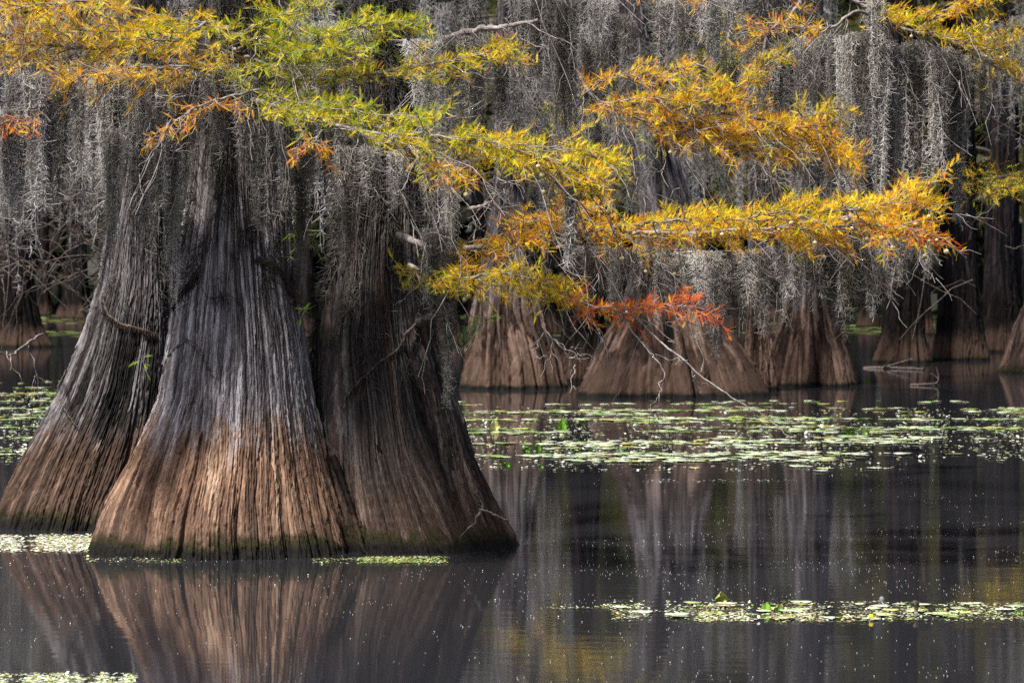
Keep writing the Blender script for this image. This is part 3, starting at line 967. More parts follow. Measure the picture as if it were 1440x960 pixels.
# dead limbs and the long bare switch that dips to the water
bough(T_R, [(575, 80, 15.4), (620, 58, 15.1), (660, 46, 14.9), (705, 46, 14.8), (748, 37, 14.8)], 0.028, 0, 0.2, YO, YO, 48, bare=7, r1=0.010, barelen=0.3)
bough(T_R, [(600, 300, 15.6), (660, 300, 15.0), (690, 292, 14.9), (702, 270, 14.8), (712, 240, 14.7)], 0.013, 0, 0.2, YO, YO, 49, bare=8, r1=0.006)
bough(T_R, [(880, 438, 14.2), (930, 475, 14.0), (985, 520, 13.9), (1040, 558, 13.8), (1075, 580, 13.8), (1110, 612, 13.8)], 0.0058, 0, 0.2, YO, YO, 50, bare=1, r1=0.003, barelen=0.12)
bough(T_R, [(870, 440, 14.2), (905, 480, 14.0), (938, 520, 13.9), (936, 545, 13.9), (923, 572, 13.9)], 0.0055, 0, 0.2, YO, YO, 51, bare=3, r1=0.002, barelen=0.15)
bough(T_R, [(755, 430, 14.4), (765, 465, 14.2), (785, 492, 14.1), (800, 512, 14.1), (832, 518, 14.1)], 0.0055, 0, 0.2, YO, YO, 52, bare=5, r1=0.002, barelen=0.2)
bough(T_L, [(60, 470, 17.0), (10, 500, 14.5), (-40, 480, 13.6)], 0.008, 0, 0.2, YO, YO, 53, bare=5, r1=0.003, barelen=0.4)
# crown above the frame
for k, (tr, pf, n) in enumerate(((T_C, PF_C, 7), (T_L, PF_L, 5), (T_R, PF_R, 6))):
    for i in range(n):
        a = random.uniform(0, 2 * PI)
        z = 4.9 + 4.3 * (i + random.random()) / n
        xc, yc, rx, ry = [float(np.ravel(q)[0]) for q in prof_at(pf, np.array([z]))]
        L = random.uniform(1.6, 2.6) * (1.15 - (z - 4.9) / 9)
        pts = []
        for u in (0, 0.35, 0.7, 1.0):
            x, y, zz = xc + math.cos(a) * (u * L), yc + math.sin(a) * (u * L), z + 0.25 * u * L * (1 - u)
            pts.append(((x * F / y) + 720, YH - (zz - HC) * F / y, y))
        bough(tr, pts, 0.04, 15, 0.7, YO, MIX, 60 + 10 * k + i, 0.25, 0.3, 0.3, leaf=(0.09, 0.15), spacing=0.03, bare=2, tmpl=(BS_V, BS_T))

# vines, ridges and hairy roots on the bark
def vine(tree, pf, pix, r, hair, seed, mat=M_WOOD, name='vine', hairlen=(0.01, 0.028)):
    rng = np.random.default_rng(seed)
    pts = np.array([surf(pf, x, y, r * 0.7) for x, y in pix])
    sp = spline(pts, 36) + rng.normal(0, 0.002, (36, 3))
    g = Geo()
    rr = r * (1 - 0.5 * np.linspace(0, 1, 36)) * (1 + 0.18 * rng.normal(size=36))
    V, q = tubes(sp[None], rr[None], 8, rng)
    g.add(V, q)
    o = link(name, g.mesh(name, mat), tree)
    if hair:
        n = hair
        b, tg = lerp_path(sp, rng.random(n))
        d = norm(rng.normal(size=(n, 3)) + np.array([0, -0.5, -0.5]))
        u = np.linspace(0, 1, 4)
        c = b[:, None] + d[:, None] * (u[None, :, None] * rng.uniform(*hairlen, n)[:, None, None])
        c[:, :, 2] -= (u ** 2)[None] * 0.02
        V, q = tubes(c, 0.0013 * np.ones((n, 4)), 3, rng)
        h = Geo()
        h.add(V, q, tone=np.repeat(rng.normal(0.5, 0.25, n), 12))
        link('rootlet_hair', h.mesh('rootlet_hair', M_VINE_HAIR), o)
    return o


vine(T_L, PF_L, [(146, 418), (152, 440), (170, 455), (190, 460), (208, 466), (220, 470)], 0.010, 500, 1)
vine(T_L, PF_L, [(84, 520), (82, 550), (92, 575), (108, 600)], 0.007, 0, 2)
vine(T_C, PF_C, [(262, 478), (248, 490), (236, 505), (222, 525)], 0.007, 0, 3)
vine(T_C, PF_C, [(262, 478), (275, 486), (288, 505), (300, 530)], 0.009, 0, 4)
vine(T_C, PF_C, [(276, 385), (266, 400), (254, 415), (246, 432)], 0.010, 700, 5)
vine(T_C, PF_C, [(360, 362), (378, 368), (396, 384), (408, 410)], 0.012, 900, 6)
vine(T_R, PF_R, [(604, 440), (585, 455), (570, 470), (560, 490), (535, 508), (512, 530), (492, 552), (484, 575)], 0.009, 260, 8)
vine(T_R, PF_R, [(470, 640), (488, 690), (502, 735), (512, 770), (524, 784)], 0.020, 0, 9, M_BARK_R, 'root')
vine(T_R, PF_R, [(545, 378), (560, 376), (572, 380)], 0.015, 300, 10)
for tr in (T_C, T_L, T_R):
    settle(tr)

# broken stubs and sticks
def stick(name, pts, r0, r1, label, cat, mat=M_WOOD, seed=0, forks=0):
    rng = np.random.default_rng(seed)
    sp = spline(np.array([P(*p) for p in pts]), 24)
    sp += np.cumsum(rng.normal(0, 0.0025, (24, 3)), axis=0)
    g = Geo()
    V, q = tubes(sp[None], (np.linspace(r0, r1, 24) * (1 + 0.1 * rng.normal(size=24)))[None], 7, rng)
    g.add(V, q)
    for i in range(forks):
        o, tg = lerp_path(sp, np.array([rng.uniform(0.2, 0.9)]))
        u = np.linspace(0, 1, 8)
        d = norm(tg[0] * 0.7 + rng.normal(0, 0.6, 3) * np.array([1, .5, 1]))
        ln = np.linalg.norm(sp[-1] - sp[0]) * rng.uniform(0.2, 0.55)
        p = o[0] + d * (u[:, None] * ln) + np.cumsum(rng.normal(0, 0.006, (8, 3)), axis=0)
        V, q = tubes(p[None], (r1 * np.linspace(1.0, 0.5, 8))[None], 4, rng)
        g.add(V, q)
    o = link(name, g.mesh(name, mat))
    return tag(o, label, cat)


def stub(tree, pts, r0, r1, seed):
    rng = np.random.default_rng(seed)
    sp = spline(np.array(pts), 14) + rng.normal(0, 0.002, (14, 3))
    g = Geo()
    V, q = tubes(sp[None], (np.append(np.linspace(r0, r1, 13), r1 * 0.15) * (1 + 0.12 * rng.normal(size=14)))[None], 8, rng)
    g.add(V, q)
    o = link('broken_limb', g.mesh('broken_limb', M_WOOD), tree)
    o.location = tuple(-np.array(tree.location))


stub(T_R, [surf(PF_R, 600, 455, -0.05), P(598, 450, 15.2), P(606, 440, 15.1)], 0.032, 0.012, 1)
stub(T_L, [surf(PF_L, 212, 245, -0.03), P(200, 228, 16.3), P(176, 217, 16.0)], 0.028, 0.014, 2)
stick('driftwood', [(668, 690, 15.75), (676, 715, 15.2), (672, 735, 15.15)], 0.012, 0.007, 'small forked driftwood stick standing against the dark near trunk', 'driftwood', M_WOOD, 3, 2)
stick('driftwood', [(674, 716, 15.1), (695, 722, 15.15), (712, 729, 15.2)], 0.006, 0.005, 'pale straight stick lying across the foot of the dark near trunk', 'driftwood', M_TWIG, 4, 0)

# ------------------------------------------------------------------ moss beards near the camera
ORD = ['first', 'second', 'third', 'fourth', 'fifth', 'sixth', 'seventh', 'eighth', 'ninth', 'tenth', 'eleventh', 'twelfth', 'thirteenth', 'fourteenth', 'fifteenth', 'sixteenth',
       'seventeenth', 'eighteenth', 'nineteenth', 'twentieth', 'twenty-first', 'twenty-second', 'twenty-third', 'twenty-fourth', 'twenty-fifth', 'twenty-sixth', 'twenty-seventh', 'twenty-eighth', 'twenty-ninth', 'thirtieth']
MOSS = [
    ('moss over the dark-stained trunk', 'grey beard from the left draped over the black-stained near trunk', 15.0, [
        (130, 110, 255, 26), (150, 92, 300, 34), (160, 180, 372, 22), (175, 95, 330, 40), (200, 90, 300, 40), (211, 190, 335, 34), (225, 110, 330, 36), (243, 130, 442, 24), (268, 100, 270, 45)]),
    ('moss hanging at the left edge', 'pale grey beard from the left before the far brown trunk', 14.5, [
        (4, 150, 310, 34), (22, 110, 330, 30), (45, 100, 300, 36), (66, 140, 305, 26), (88, 130, 285, 30), (108, 120, 250, 22)]),
    ('moss over the pale trunk', 'grey beard from the left draped over the top of the widest pale trunk', 14.95, [
        (300, 95, 225, 40), (318, 90, 200, 36), (345, 110, 225, 34), (366, 190, 325, 26), (384, 80, 310, 38), (405, 100, 310, 36)]),
    ('moss between the pale and dark trunks', 'grey beard from the left hanging in the gap between pale and dark near trunks', 15.1, [
        (420, 230, 385, 26), (430, 140, 290, 36), (456, 30, 130, 40), (462, 100, 280, 28)]),
    ('moss over the dark trunk', 'grey beard from the left draped over the dark near trunk', 15.0, [
        (486, 205, 400, 28), (500, 40, 165, 50), (520, 205, 290, 30), (560, 210, 300, 30), (592, 55, 205, 50), (606, 200, 345, 30), (612, 320, 452, 40), (626, 225, 450, 38), (632, 425, 575, 20), (642, 50, 180, 50)]),
    ('moss curtain above the long yellow bough', 'grey beard from the left in the curtain above the long yellow bough', 16.4, [
        (665, 60, 185, 44), (700, 60, 195, 36), (735, -5, 192, 46), (768, -10, 196, 50), (797, -5, 200, 42), (832, 60, 190, 44), (845, -5, 135, 50), (872, 20, 150, 46), 
        (936, -5, 115, 46), (966, 0, 112, 42), (992, -10, 102, 42), (1022, -8, 92, 42)]),
    ('moss curtain under the high white limb', 'pale grey beard from the left in the bright curtain under the high white limb', 15.5, [
        (1064, 90, 255, 34), (1080, 70, 262, 46), (1102, 60, 250, 48), (1130, 52, 240, 46), (1160, 48, 250, 48), (1190, 50, 280, 46), (1207, 45, 302, 38), (1229, -20, 140, 32), (1236, 20, 296, 38),
        (1264, 60, 288, 44), (1288, 56, 296, 36), (1322, 66, 262, 42), (1338, 70, 258, 36), (1347, 215, 318, 14), (1358, 78, 236, 30), (1382, 90, 172, 13)]),
    ('moss fringe under the wide orange bough', 'grey beard from the left in the fringe under the wide orange bough', 14.9, [
        (826, 345, 430, 54), (850, 350, 445, 58), (882, 348, 440, 56), (912, 350, 452, 54), (946, 348, 440, 54), (972, 355, 452, 42), (992, 352, 474, 48), (1012, 365, 505, 30), (1030, 352, 482, 46), (1062, 350, 476, 46), (1082, 350, 455, 40),
        (1104, 345, 458, 50), (1136, 340, 440, 46), (1152, 345, 425, 36), (1168, 340, 464, 38), (1196, 340, 478, 30), (1222, 336, 445, 32), (1247, 336, 425, 26), (1270, 330, 408, 22), (1284, 340, 382, 12), (1304, 345, 388, 9)]),
]
for grp, desc, d0, items in MOSS:
    items = sorted(items)
    for i, (x, y0, y1, w) in enumerate(items):
        kind = 'long' if (y1 - y0) > 190 else ('short' if (y1 - y0) < 110 else 'medium')
        w *= 0.78 if 'high white limb' in desc else 0.85 if 'curtain above' in desc else 1.0
        hang_moss(x, y0, y1, w, d0 + random.uniform(-0.12, 0.12), f'{ORD[i]} {desc}', grp)
hang_moss(801, 262, 385, 17, 13.7, 'thin pale moss strand hanging through the wide orange bough', 'single moss strands')

# scraggly coat clinging to the upper bark of each near trunk
def moss_coat(pf, n, zr, seed, label, edge=0.5, zpow=1.0):
    rng = np.random.default_rng(seed)
    z = zr[0] + (zr[1] - zr[0]) * rng.random(n) ** zpow
    th = rng.normal(0, 1.0, n)
    sel = rng.random(n) < edge
    th[sel] = rng.choice([-1, 1], sel.sum()) * rng.uniform(0.9, 1.7, sel.sum())
    xc, yc, rx, ry = prof_at(pf, z)
    # patchy: keep clumps
    key = np.sin(th * 9 + 3 * np.sin(z * 5 + seed)) + np.sin(z * 7 + th * 4) * 0.6
    fade = (z - zr[0]) / (zr[1] - zr[0])
    keep = key + rng.normal(0, 0.3, n) > 0.75 - 1.5 * fade
    z, th, xc, yc, rx, ry = z[keep], th[keep], xc[keep], yc[keep], rx[keep], ry[keep]
    n = len(z)
    nrm = norm(np.stack([np.sin(th), -np.cos(th), np.zeros(n)], -1))
    base = np.stack([xc + rx * np.sin(th), yc - ry * np.cos(th), z], -1)
    d = norm(nrm * rng.uniform(0.1, 0.8, (n, 1)) + np.array([0, 0, -1]) * rng.uniform(0.2, 1, (n, 1)) + rng.normal(0, 0.5, (n, 3)))
    u = np.linspace(0, 1, 5)
    ln = rng.uniform(0.04, 0.11, n)
    side = norm(np.cross(d, rng.normal(size=(n, 3))))
    c = base[:, None] + d[:, None] * (u[None, :, None] * ln[:, None, None]) + side[:, None] * ((u ** 2)[None, :, None] * (ln * rng.uniform(-0.7, 0.7, n))[:, None, None])
    g = Geo()
    V, q = tubes(c, 0.0019 * (1 - 0.4 * u)[None] * np.ones((n, 1)), 3, rng)
    g.add(V, q, tone=np.repeat(rng.normal(0.45, 0.22, n), 15))
    o = link('clinging_moss', g.mesh('clinging_moss', M_MOSS_COAT))
    tag(o, label, 'moss')


moss_coat(PF_C, 19000, (1.35, 4.2), 1, 'scraggly grey moss coat clinging to the upper bark of the widest pale trunk', 0.35)
moss_coat(PF_L, 8000, (1.3, 4.2), 2, 'scraggly grey moss coat clinging to the upper bark of the black-stained trunk', 0.5)
moss_coat(PF_R, 16000, (0.9, 4.2), 3, 'scraggly grey moss coat clinging to the upper bark of the dark near trunk', 0.35)

# fresh leafy sprigs
def sprig(px, py, d, size, n, label, seed, hue=(0.30, 0.50, 0.02), spread=(1, 0.4, 1)):
    rng = np.random.default_rng(seed)
    c = P(px, py, d)
    g = Geo()
    stems, k = [], max(3, n // 7)
    lf = Geo()
    for i in range(k):
        u = np.linspace(0, 1, 6)
        dd = norm(rng.normal(size=3) * np.array(spread) + np.array([0, -0.2, 0.3]))
        p = c + dd * (u[:, None] * size * rng.uniform(0.5, 1)) - np.array([0, 0, 1]) * (u ** 2)[:, None] * size * 0.3
        stems.append(p)
        m = n // k
        o, tg = lerp_path(p, rng.uniform(0.2, 1, m))
        dirs = tg * 0.6 + rng.normal(0, 0.7, (m, 3)) + np.array([0, 0, -0.2])
        hu = np.array(hue) * rng.uniform(0.7, 1.25, (m, 1))
        place_branchlets(lf, o, dirs, norm(rng.normal(0, .5, (m, 3)) + np.array([0, -0.4, 0.7])), rng.uniform(0.035, 0.06, m), hu)
    V, q = tubes(np.array(stems), np.full((k, 6), 0.0016), 4, rng)
    g.add(V, q)
    root = tag(empty('leafy_sprig', tuple(c)), label, 'sprig')
    a = link('stem', g.mesh('stem', M_TWIG), root)
    b = link('foliage', lf.mesh('foliage', M_LEAF, False), root)
    a.location = b.location = tuple(-c)


sprig(200, 508, 16.2, 0.07, 14, 'small bright green sprig sprouting beside the black stain on the bark', 1)
sprig(432, 330, 15.3, 0.16, 90, 'bright yellow-green sprig between the pale and dark near trunks', 2, (0.36, 0.52, 0.02), (0.8, 0.4, 1.2))
sprig(414, 300, 15.3, 0.14, 30, 'small yellowish sprig above the bright green one between near trunks', 3, (0.55, 0.42, 0.02), (0.4, 0.4, 1.4))
sprig(428, 438, 15.4, 0.07, 12, 'tiny yellow-green sprig low between the pale and dark near trunks', 4)
sprig(680, 455, 15.2, 0.13, 60, 'bright green fern-like sprig under the lower yellow bough', 5, (0.25, 0.55, 0.02), (1.4, 0.3, 0.5))
sprig(652, 462, 15.2, 0.10, 24, 'smaller green sprig beside the dark trunk under the yellow bough', 6, (0.22, 0.45, 0.02))
sprig(33, 50, 14.2, 0.14, 60, 'hanging clump of dried red-brown leaves on the top limb', 7, (0.24, 0.085, 0.04), (0.35, 0.3, 1.6))
# ------------------------------------------------------------------ cypresses across the channel
def cypress(rows, D, mat, label, seed, depth=0.85, top_z=14.0, top_r=0.14, lean=(0, 0), groove=24, gd=0.15, gtop=3.2, nth=460, nz=200, boughs=(), crown=5, group=None, extra=()):
    pf = trunk_profile(rows, D, depth, top_z, top_r, lean)
    tr = tag(empty('bald_cypress', (pf['xc'][0], D, 0)), label, 'tree', group)
    trunk_obj(tr, trunk_mesh('trunk', pf, mat, seed, nth, nz, min(6.5, top_z * 0.6), groove, gd, gtop, 0.045, rb=max(0.6, pf['rx'][3]), lobes=0.12, extra=extra, gw=1.3, ribs=(max(10, int(groove * 0.85)), gd * 0.8)))
    for i, b in enumerate(boughs):
        bough(tr, seed=seed * 31 + i, mat=M_LEAF_FAR, **b)
    rng = np.random.default_rng(seed)
    for i in range(crown):
        a = rng.uniform(0, 2 * PI)
        z = 6.0 + (top_z - 6.5) * (i + rng.random()) / crown
        xc, yc, rx, ry = [float(np.ravel(q)[0]) for q in prof_at(pf, np.array([z]))]
        L = rng.uniform(2.2, 4.0)
        pts = []
        for u in (0, 0.35, 0.7, 1.0):
            x, y, zz = xc + math.cos(a) * (u * L), yc + math.sin(a) * (u * L), z + 0.3 * u * L * (1 - u) + 0.2 * u
            pts.append(((x * F / y) + 720, YH - (zz - HC) * F / y, y))
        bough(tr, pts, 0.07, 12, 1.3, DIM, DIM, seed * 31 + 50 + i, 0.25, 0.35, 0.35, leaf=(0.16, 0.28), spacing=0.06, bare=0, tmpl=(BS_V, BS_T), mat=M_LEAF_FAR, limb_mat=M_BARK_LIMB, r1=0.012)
    settle(tr)
    return tr, pf


M_BARK_LIMB = M_WOOD
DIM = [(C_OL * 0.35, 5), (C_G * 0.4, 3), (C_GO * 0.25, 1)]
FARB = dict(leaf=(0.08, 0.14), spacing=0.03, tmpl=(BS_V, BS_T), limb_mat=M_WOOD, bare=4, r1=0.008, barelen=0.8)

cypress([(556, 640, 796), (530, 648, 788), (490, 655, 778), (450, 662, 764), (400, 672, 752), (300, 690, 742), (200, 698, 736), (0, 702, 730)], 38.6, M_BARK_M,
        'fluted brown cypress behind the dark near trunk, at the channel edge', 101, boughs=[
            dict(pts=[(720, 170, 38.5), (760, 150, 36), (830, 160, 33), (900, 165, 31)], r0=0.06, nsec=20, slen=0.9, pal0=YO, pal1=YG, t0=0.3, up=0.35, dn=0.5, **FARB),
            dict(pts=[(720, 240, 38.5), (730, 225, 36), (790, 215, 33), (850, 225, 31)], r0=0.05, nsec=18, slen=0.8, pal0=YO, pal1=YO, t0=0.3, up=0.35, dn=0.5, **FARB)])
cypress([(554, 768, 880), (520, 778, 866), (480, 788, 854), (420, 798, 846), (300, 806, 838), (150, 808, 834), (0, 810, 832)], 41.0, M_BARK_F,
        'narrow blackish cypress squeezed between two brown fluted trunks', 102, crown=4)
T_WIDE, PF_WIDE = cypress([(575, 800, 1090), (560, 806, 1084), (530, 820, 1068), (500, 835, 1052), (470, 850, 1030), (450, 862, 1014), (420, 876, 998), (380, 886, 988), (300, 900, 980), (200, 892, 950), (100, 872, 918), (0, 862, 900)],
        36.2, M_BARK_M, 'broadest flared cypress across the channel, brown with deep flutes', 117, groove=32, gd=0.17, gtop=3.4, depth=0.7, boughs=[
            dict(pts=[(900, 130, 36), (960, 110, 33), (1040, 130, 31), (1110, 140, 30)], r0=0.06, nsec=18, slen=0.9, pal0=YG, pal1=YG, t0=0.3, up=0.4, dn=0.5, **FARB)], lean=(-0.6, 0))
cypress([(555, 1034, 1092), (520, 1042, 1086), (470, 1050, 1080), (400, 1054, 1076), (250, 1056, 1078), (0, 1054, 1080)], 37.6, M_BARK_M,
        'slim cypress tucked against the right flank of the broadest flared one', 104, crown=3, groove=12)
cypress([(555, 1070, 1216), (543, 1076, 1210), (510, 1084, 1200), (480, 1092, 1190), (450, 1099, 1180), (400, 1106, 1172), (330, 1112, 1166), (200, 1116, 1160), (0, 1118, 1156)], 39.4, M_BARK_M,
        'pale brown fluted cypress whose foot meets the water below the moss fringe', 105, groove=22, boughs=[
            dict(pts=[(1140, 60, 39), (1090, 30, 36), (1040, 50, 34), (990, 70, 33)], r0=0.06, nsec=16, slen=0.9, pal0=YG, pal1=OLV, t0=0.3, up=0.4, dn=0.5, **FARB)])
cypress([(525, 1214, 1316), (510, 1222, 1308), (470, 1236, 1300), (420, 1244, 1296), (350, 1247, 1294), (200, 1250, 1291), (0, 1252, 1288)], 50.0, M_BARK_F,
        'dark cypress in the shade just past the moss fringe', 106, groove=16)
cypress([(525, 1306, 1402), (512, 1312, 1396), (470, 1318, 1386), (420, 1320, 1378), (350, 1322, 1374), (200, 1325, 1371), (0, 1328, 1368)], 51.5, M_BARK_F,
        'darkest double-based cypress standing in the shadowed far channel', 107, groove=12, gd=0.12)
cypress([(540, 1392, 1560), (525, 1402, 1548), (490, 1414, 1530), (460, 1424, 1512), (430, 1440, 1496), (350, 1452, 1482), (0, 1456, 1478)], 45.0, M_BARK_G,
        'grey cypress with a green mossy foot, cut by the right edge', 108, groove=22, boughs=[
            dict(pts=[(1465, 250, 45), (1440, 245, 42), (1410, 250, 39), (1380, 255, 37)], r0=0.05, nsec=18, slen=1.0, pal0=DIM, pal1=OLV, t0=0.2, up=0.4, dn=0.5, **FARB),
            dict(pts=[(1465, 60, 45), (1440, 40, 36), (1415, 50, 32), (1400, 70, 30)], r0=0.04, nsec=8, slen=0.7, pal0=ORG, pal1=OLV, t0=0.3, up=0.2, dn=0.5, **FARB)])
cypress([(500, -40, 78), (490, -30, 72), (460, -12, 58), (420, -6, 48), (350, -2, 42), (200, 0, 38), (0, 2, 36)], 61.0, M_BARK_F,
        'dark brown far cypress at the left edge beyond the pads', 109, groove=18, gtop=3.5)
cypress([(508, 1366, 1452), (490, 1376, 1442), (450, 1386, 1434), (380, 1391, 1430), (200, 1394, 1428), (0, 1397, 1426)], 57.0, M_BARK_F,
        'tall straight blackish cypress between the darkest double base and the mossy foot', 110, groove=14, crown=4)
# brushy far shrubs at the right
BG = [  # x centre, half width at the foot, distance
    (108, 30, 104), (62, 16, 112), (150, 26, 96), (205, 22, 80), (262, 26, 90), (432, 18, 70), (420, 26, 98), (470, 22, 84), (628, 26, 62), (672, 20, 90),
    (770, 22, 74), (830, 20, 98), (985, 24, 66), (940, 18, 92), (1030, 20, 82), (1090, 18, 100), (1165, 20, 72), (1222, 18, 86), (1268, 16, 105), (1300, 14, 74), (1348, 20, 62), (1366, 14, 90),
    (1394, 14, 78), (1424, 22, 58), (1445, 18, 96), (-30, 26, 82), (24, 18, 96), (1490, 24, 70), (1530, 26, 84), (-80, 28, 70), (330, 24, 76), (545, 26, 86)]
WHERE = ['through the gap left of the black-stained trunk', 'through the gap between pale and dark near trunks', 'behind the moss curtains past the dark trunk', 'in the deep shade at the far right']
protos = []
for k in range(4):
    hw = [26, 22, 30, 20][k]
    c = 720
    rows = [(475, c - hw * 1.5, c + hw * 1.5), (462, c - hw * 1.1, c + hw * 1.1), (430, c - hw * .75, c + hw * .75), (380, c - hw * .55, c + hw * .55), (250, c - hw * .45, c + hw * .45), (0, c - hw * .36, c + hw * .36)]
    FT = dict(leaf=(0.20, 0.36), spacing=0.10, tmpl=(BS_V, BS_T), limb_mat=M_WOOD, bare=1, r1=0.02, barelen=1.5, nsec=12, slen=2.0, t0=0.25, up=0.4, dn=0.4)
    bs = []
    for i, yy in enumerate((250, 120, 0, -160, -330)):
        sgn = 1 if (i + k) % 2 else -1
        bs.append(dict(pts=[(c, yy, 80), (c + sgn * 50, yy - 14, 79.2), (c + sgn * 110, yy - 10, 78.6 + (i % 3)), (c + sgn * 160, yy + 16, 78 + (i % 3))], r0=0.09, pal0=DIM, pal1=DIM, **FT))
    tr, pf = cypress(rows, 80.0, M_BARK_F, 'x', 200 + k, top_z=17 + k, top_r=0.12, groove=14, gtop=4, nth=110, nz=80, boughs=bs, crown=4)
    protos.append(tr)


def copy_tree(o, parent=None):
    c = o.copy()
    COL.objects.link(c)
    if parent is not None:
        c.parent = parent
    for ch in list(o.children):
        copy_tree(ch, c)
    return c


used = [False] * 4
ordn = {}
for i, (x, hw, d) in enumerate(BG):
    k = i % 4
    tr = protos[k] if not used[k] else copy_tree(protos[k])
    used[k] = True
    p = P(x, 0, d)
    s = hw * d / 4000.0 / ([26, 22, 30, 20][k] * 80 / 4000.0)
    s = min(max(s, 0.6), 1.25)
    tr.location = (p[0], d, 0)
    tr.scale = (s, s, max(0.9, s))
    tr.rotation_euler = (0, 0, random.uniform(0, 2 * PI))
    w = WHERE[0] if x < 240 else WHERE[1] if x < 600 else WHERE[2] if x < 1215 else WHERE[3]
    tr['label'] = f'slim shaded far cypress trunk seen {w}'
    tr['group'] = 'far cypresses ' + w
for k in range(4):
    assert used[k]

# grey moss hanging deep among the far trees: one mass
rng = np.random.default_rng(77)
def moss_mass(name, label, specs, mat, rad, dens, seed, nstr=11):
    g = Geo()
    for i, (x, y, ln, w, d) in enumerate(specs):
        b = beard_geo(ln * d / F, w * d / F, seed * 1000 + i, dens=dens, rad=rad, curl=(0.05, 0.12), nstr=nstr)
        V = np.concatenate(b.V) + P(x, y, d)
        g.add(V, np.concatenate([q for q in b.Q]), tone=np.concatenate(b.A['tone']) + random.uniform(-0.18, 0.18))
    o = link(name, g.mesh(name, mat))
    tag(o, label, 'moss', None, 'stuff')


sp = []
for i in range(20):
    x = rng.uniform(610, 1215)
    top = rng.uniform(-60, 210)
    sp.append((x, top, min(rng.uniform(130, 260), 400 - top if x < 1240 else 330 - top), rng.uniform(40, 80), rng.uniform(20, 27)))
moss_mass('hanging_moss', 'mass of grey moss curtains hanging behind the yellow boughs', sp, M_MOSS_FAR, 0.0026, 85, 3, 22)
sp = []
for i in range(46):
    x = rng.uniform(-30, 250) if i < 34 else rng.uniform(400, 480)
    top = rng.uniform(-60, 170)
    sp.append((x, top, rng.uniform(140, 240), rng.uniform(35, 75), rng.uniform(19, 30)))
for i in range(95):
    x = rng.uniform(-40, 620) if i < 45 else rng.uniform(600, 1190)
    top = rng.uniform(-80, 230)
    sp.append((x, top, rng.uniform(100, 200), rng.uniform(30, 60), rng.uniform(33, 60)))
for i in range(4):
    sp.append((rng.uniform(1330, 1450), rng.uniform(-60, 100), rng.uniform(120, 260), rng.uniform(25, 45), rng.uniform(36, 55)))
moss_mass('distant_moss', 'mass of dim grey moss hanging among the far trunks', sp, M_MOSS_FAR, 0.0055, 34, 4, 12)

# brown bare brush between the far trunks at the left
g = Geo()
u8 = np.linspace(0, 1, 8)
paths = []
for i in range(300):
    d = rng.uniform(28, 55)
    x = rng.uniform(-60, 175) if i < 282 else rng.uniform(1215, 1460)
    b = P(x, rng.uniform(120, 400), d)
    dd = norm(np.array([rng.normal(0, 1), rng.normal(0, 0.5), rng.normal(-0.1, 0.6)]))
    ln = rng.uniform(0.3, 1.3)
    paths.append(b + dd * (u8[:, None] * ln) + np.cumsum(rng.normal(0, 0.03, (8, 3)), axis=0) - np.array([0, 0, 1]) * (u8 ** 2)[:, None] * ln * 0.4)
V, q = tubes(np.array(paths), 0.010 * (1 - 0.6 * u8)[None] * np.ones((len(paths), 1)), 3, rng)
g.add(V, q)
tag(link('bare_brush', g.mesh('bare_brush', M_WOOD)), 'tangle of bare brown twigs among the far trunks', 'brush', None, 'stuff')

# the dark wood that closes the view
g = Geo()
n = 95000
x = rng.uniform(-75, 75, n)
y = rng.uniform(112, 150, n)
z = 24 * rng.random(n) ** 1.1
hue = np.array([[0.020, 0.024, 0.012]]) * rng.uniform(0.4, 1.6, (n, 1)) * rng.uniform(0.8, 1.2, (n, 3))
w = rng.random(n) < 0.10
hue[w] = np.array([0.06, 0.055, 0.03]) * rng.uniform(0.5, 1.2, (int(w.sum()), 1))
place_branchlets(g, np.stack([x, y, z], -1), rng.normal(size=(n, 3)), rng.normal(size=(n, 3)), rng.uniform(0.6, 1.5, n), hue, (np.array([(0, 0, 0), (0.35, 0.32, 0.05), (1, 0, -0.1), (0.4, -0.3, 0.05)]), np.array([(0, 1, 3), (1, 2, 3)])))
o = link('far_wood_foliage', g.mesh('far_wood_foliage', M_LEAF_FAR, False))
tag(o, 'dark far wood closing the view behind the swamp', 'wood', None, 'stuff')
g = Geo()
m = 130
bx, by = rng.uniform(-75, 75, m), rng.uniform(108, 150, m)
uu = np.linspace(0, 1, 8)
pt = np.stack([bx[:, None] + np.cumsum(rng.normal(0, 0.12, (m, 8)), axis=1), by[:, None] + 0 * uu[None], -0.3 + uu[None] * rng.uniform(16, 24, m)[:, None]], -1)
V, q = tubes(pt, (rng.uniform(0.25, 0.6, m)[:, None] * (1 + 1.3 * np.exp(-uu * 16))[None] * (1 - 0.5 * uu)[None]), 9, rng)
g.add(V, q, bk=V * np.array([1, 1, 0.06]))
tag(link('far_wood_trunks', g.mesh('far_wood_trunks', M_BARK_F)), 'dark trunks of the far wood behind the swamp', 'wood', None, 'stuff')
n = 9000
g = Geo()
x = rng.uniform(-75, 75, n)
y = rng.uniform(70, 112, n) ** 1.0
hue = np.array([[0.13, 0.17, 0.045]]) * rng.uniform(0.5, 1.3, (n, 1))
keep = np.sin(x * 0.35 + 2 * np.sin(y * 0.13)) + rng.normal(0, 0.4, n) > 0.35
place_branchlets(g, np.stack([x, y, 0.015 + 0 * x], -1)[keep], (rng.normal(size=(n, 3)) * np.array([1, 1, 0.03]))[keep], np.tile([[0, 0, 1.0]], (int(keep.sum()), 1)), rng.uniform(0.3, 0.9, n)[keep], hue[keep],
                 (np.array([(0, 0, 0), (0.35, 0.32, 0.0), (1, 0, 0), (0.4, -0.3, 0.0)]), np.array([(1, 0, 3), (2, 1, 3)])))
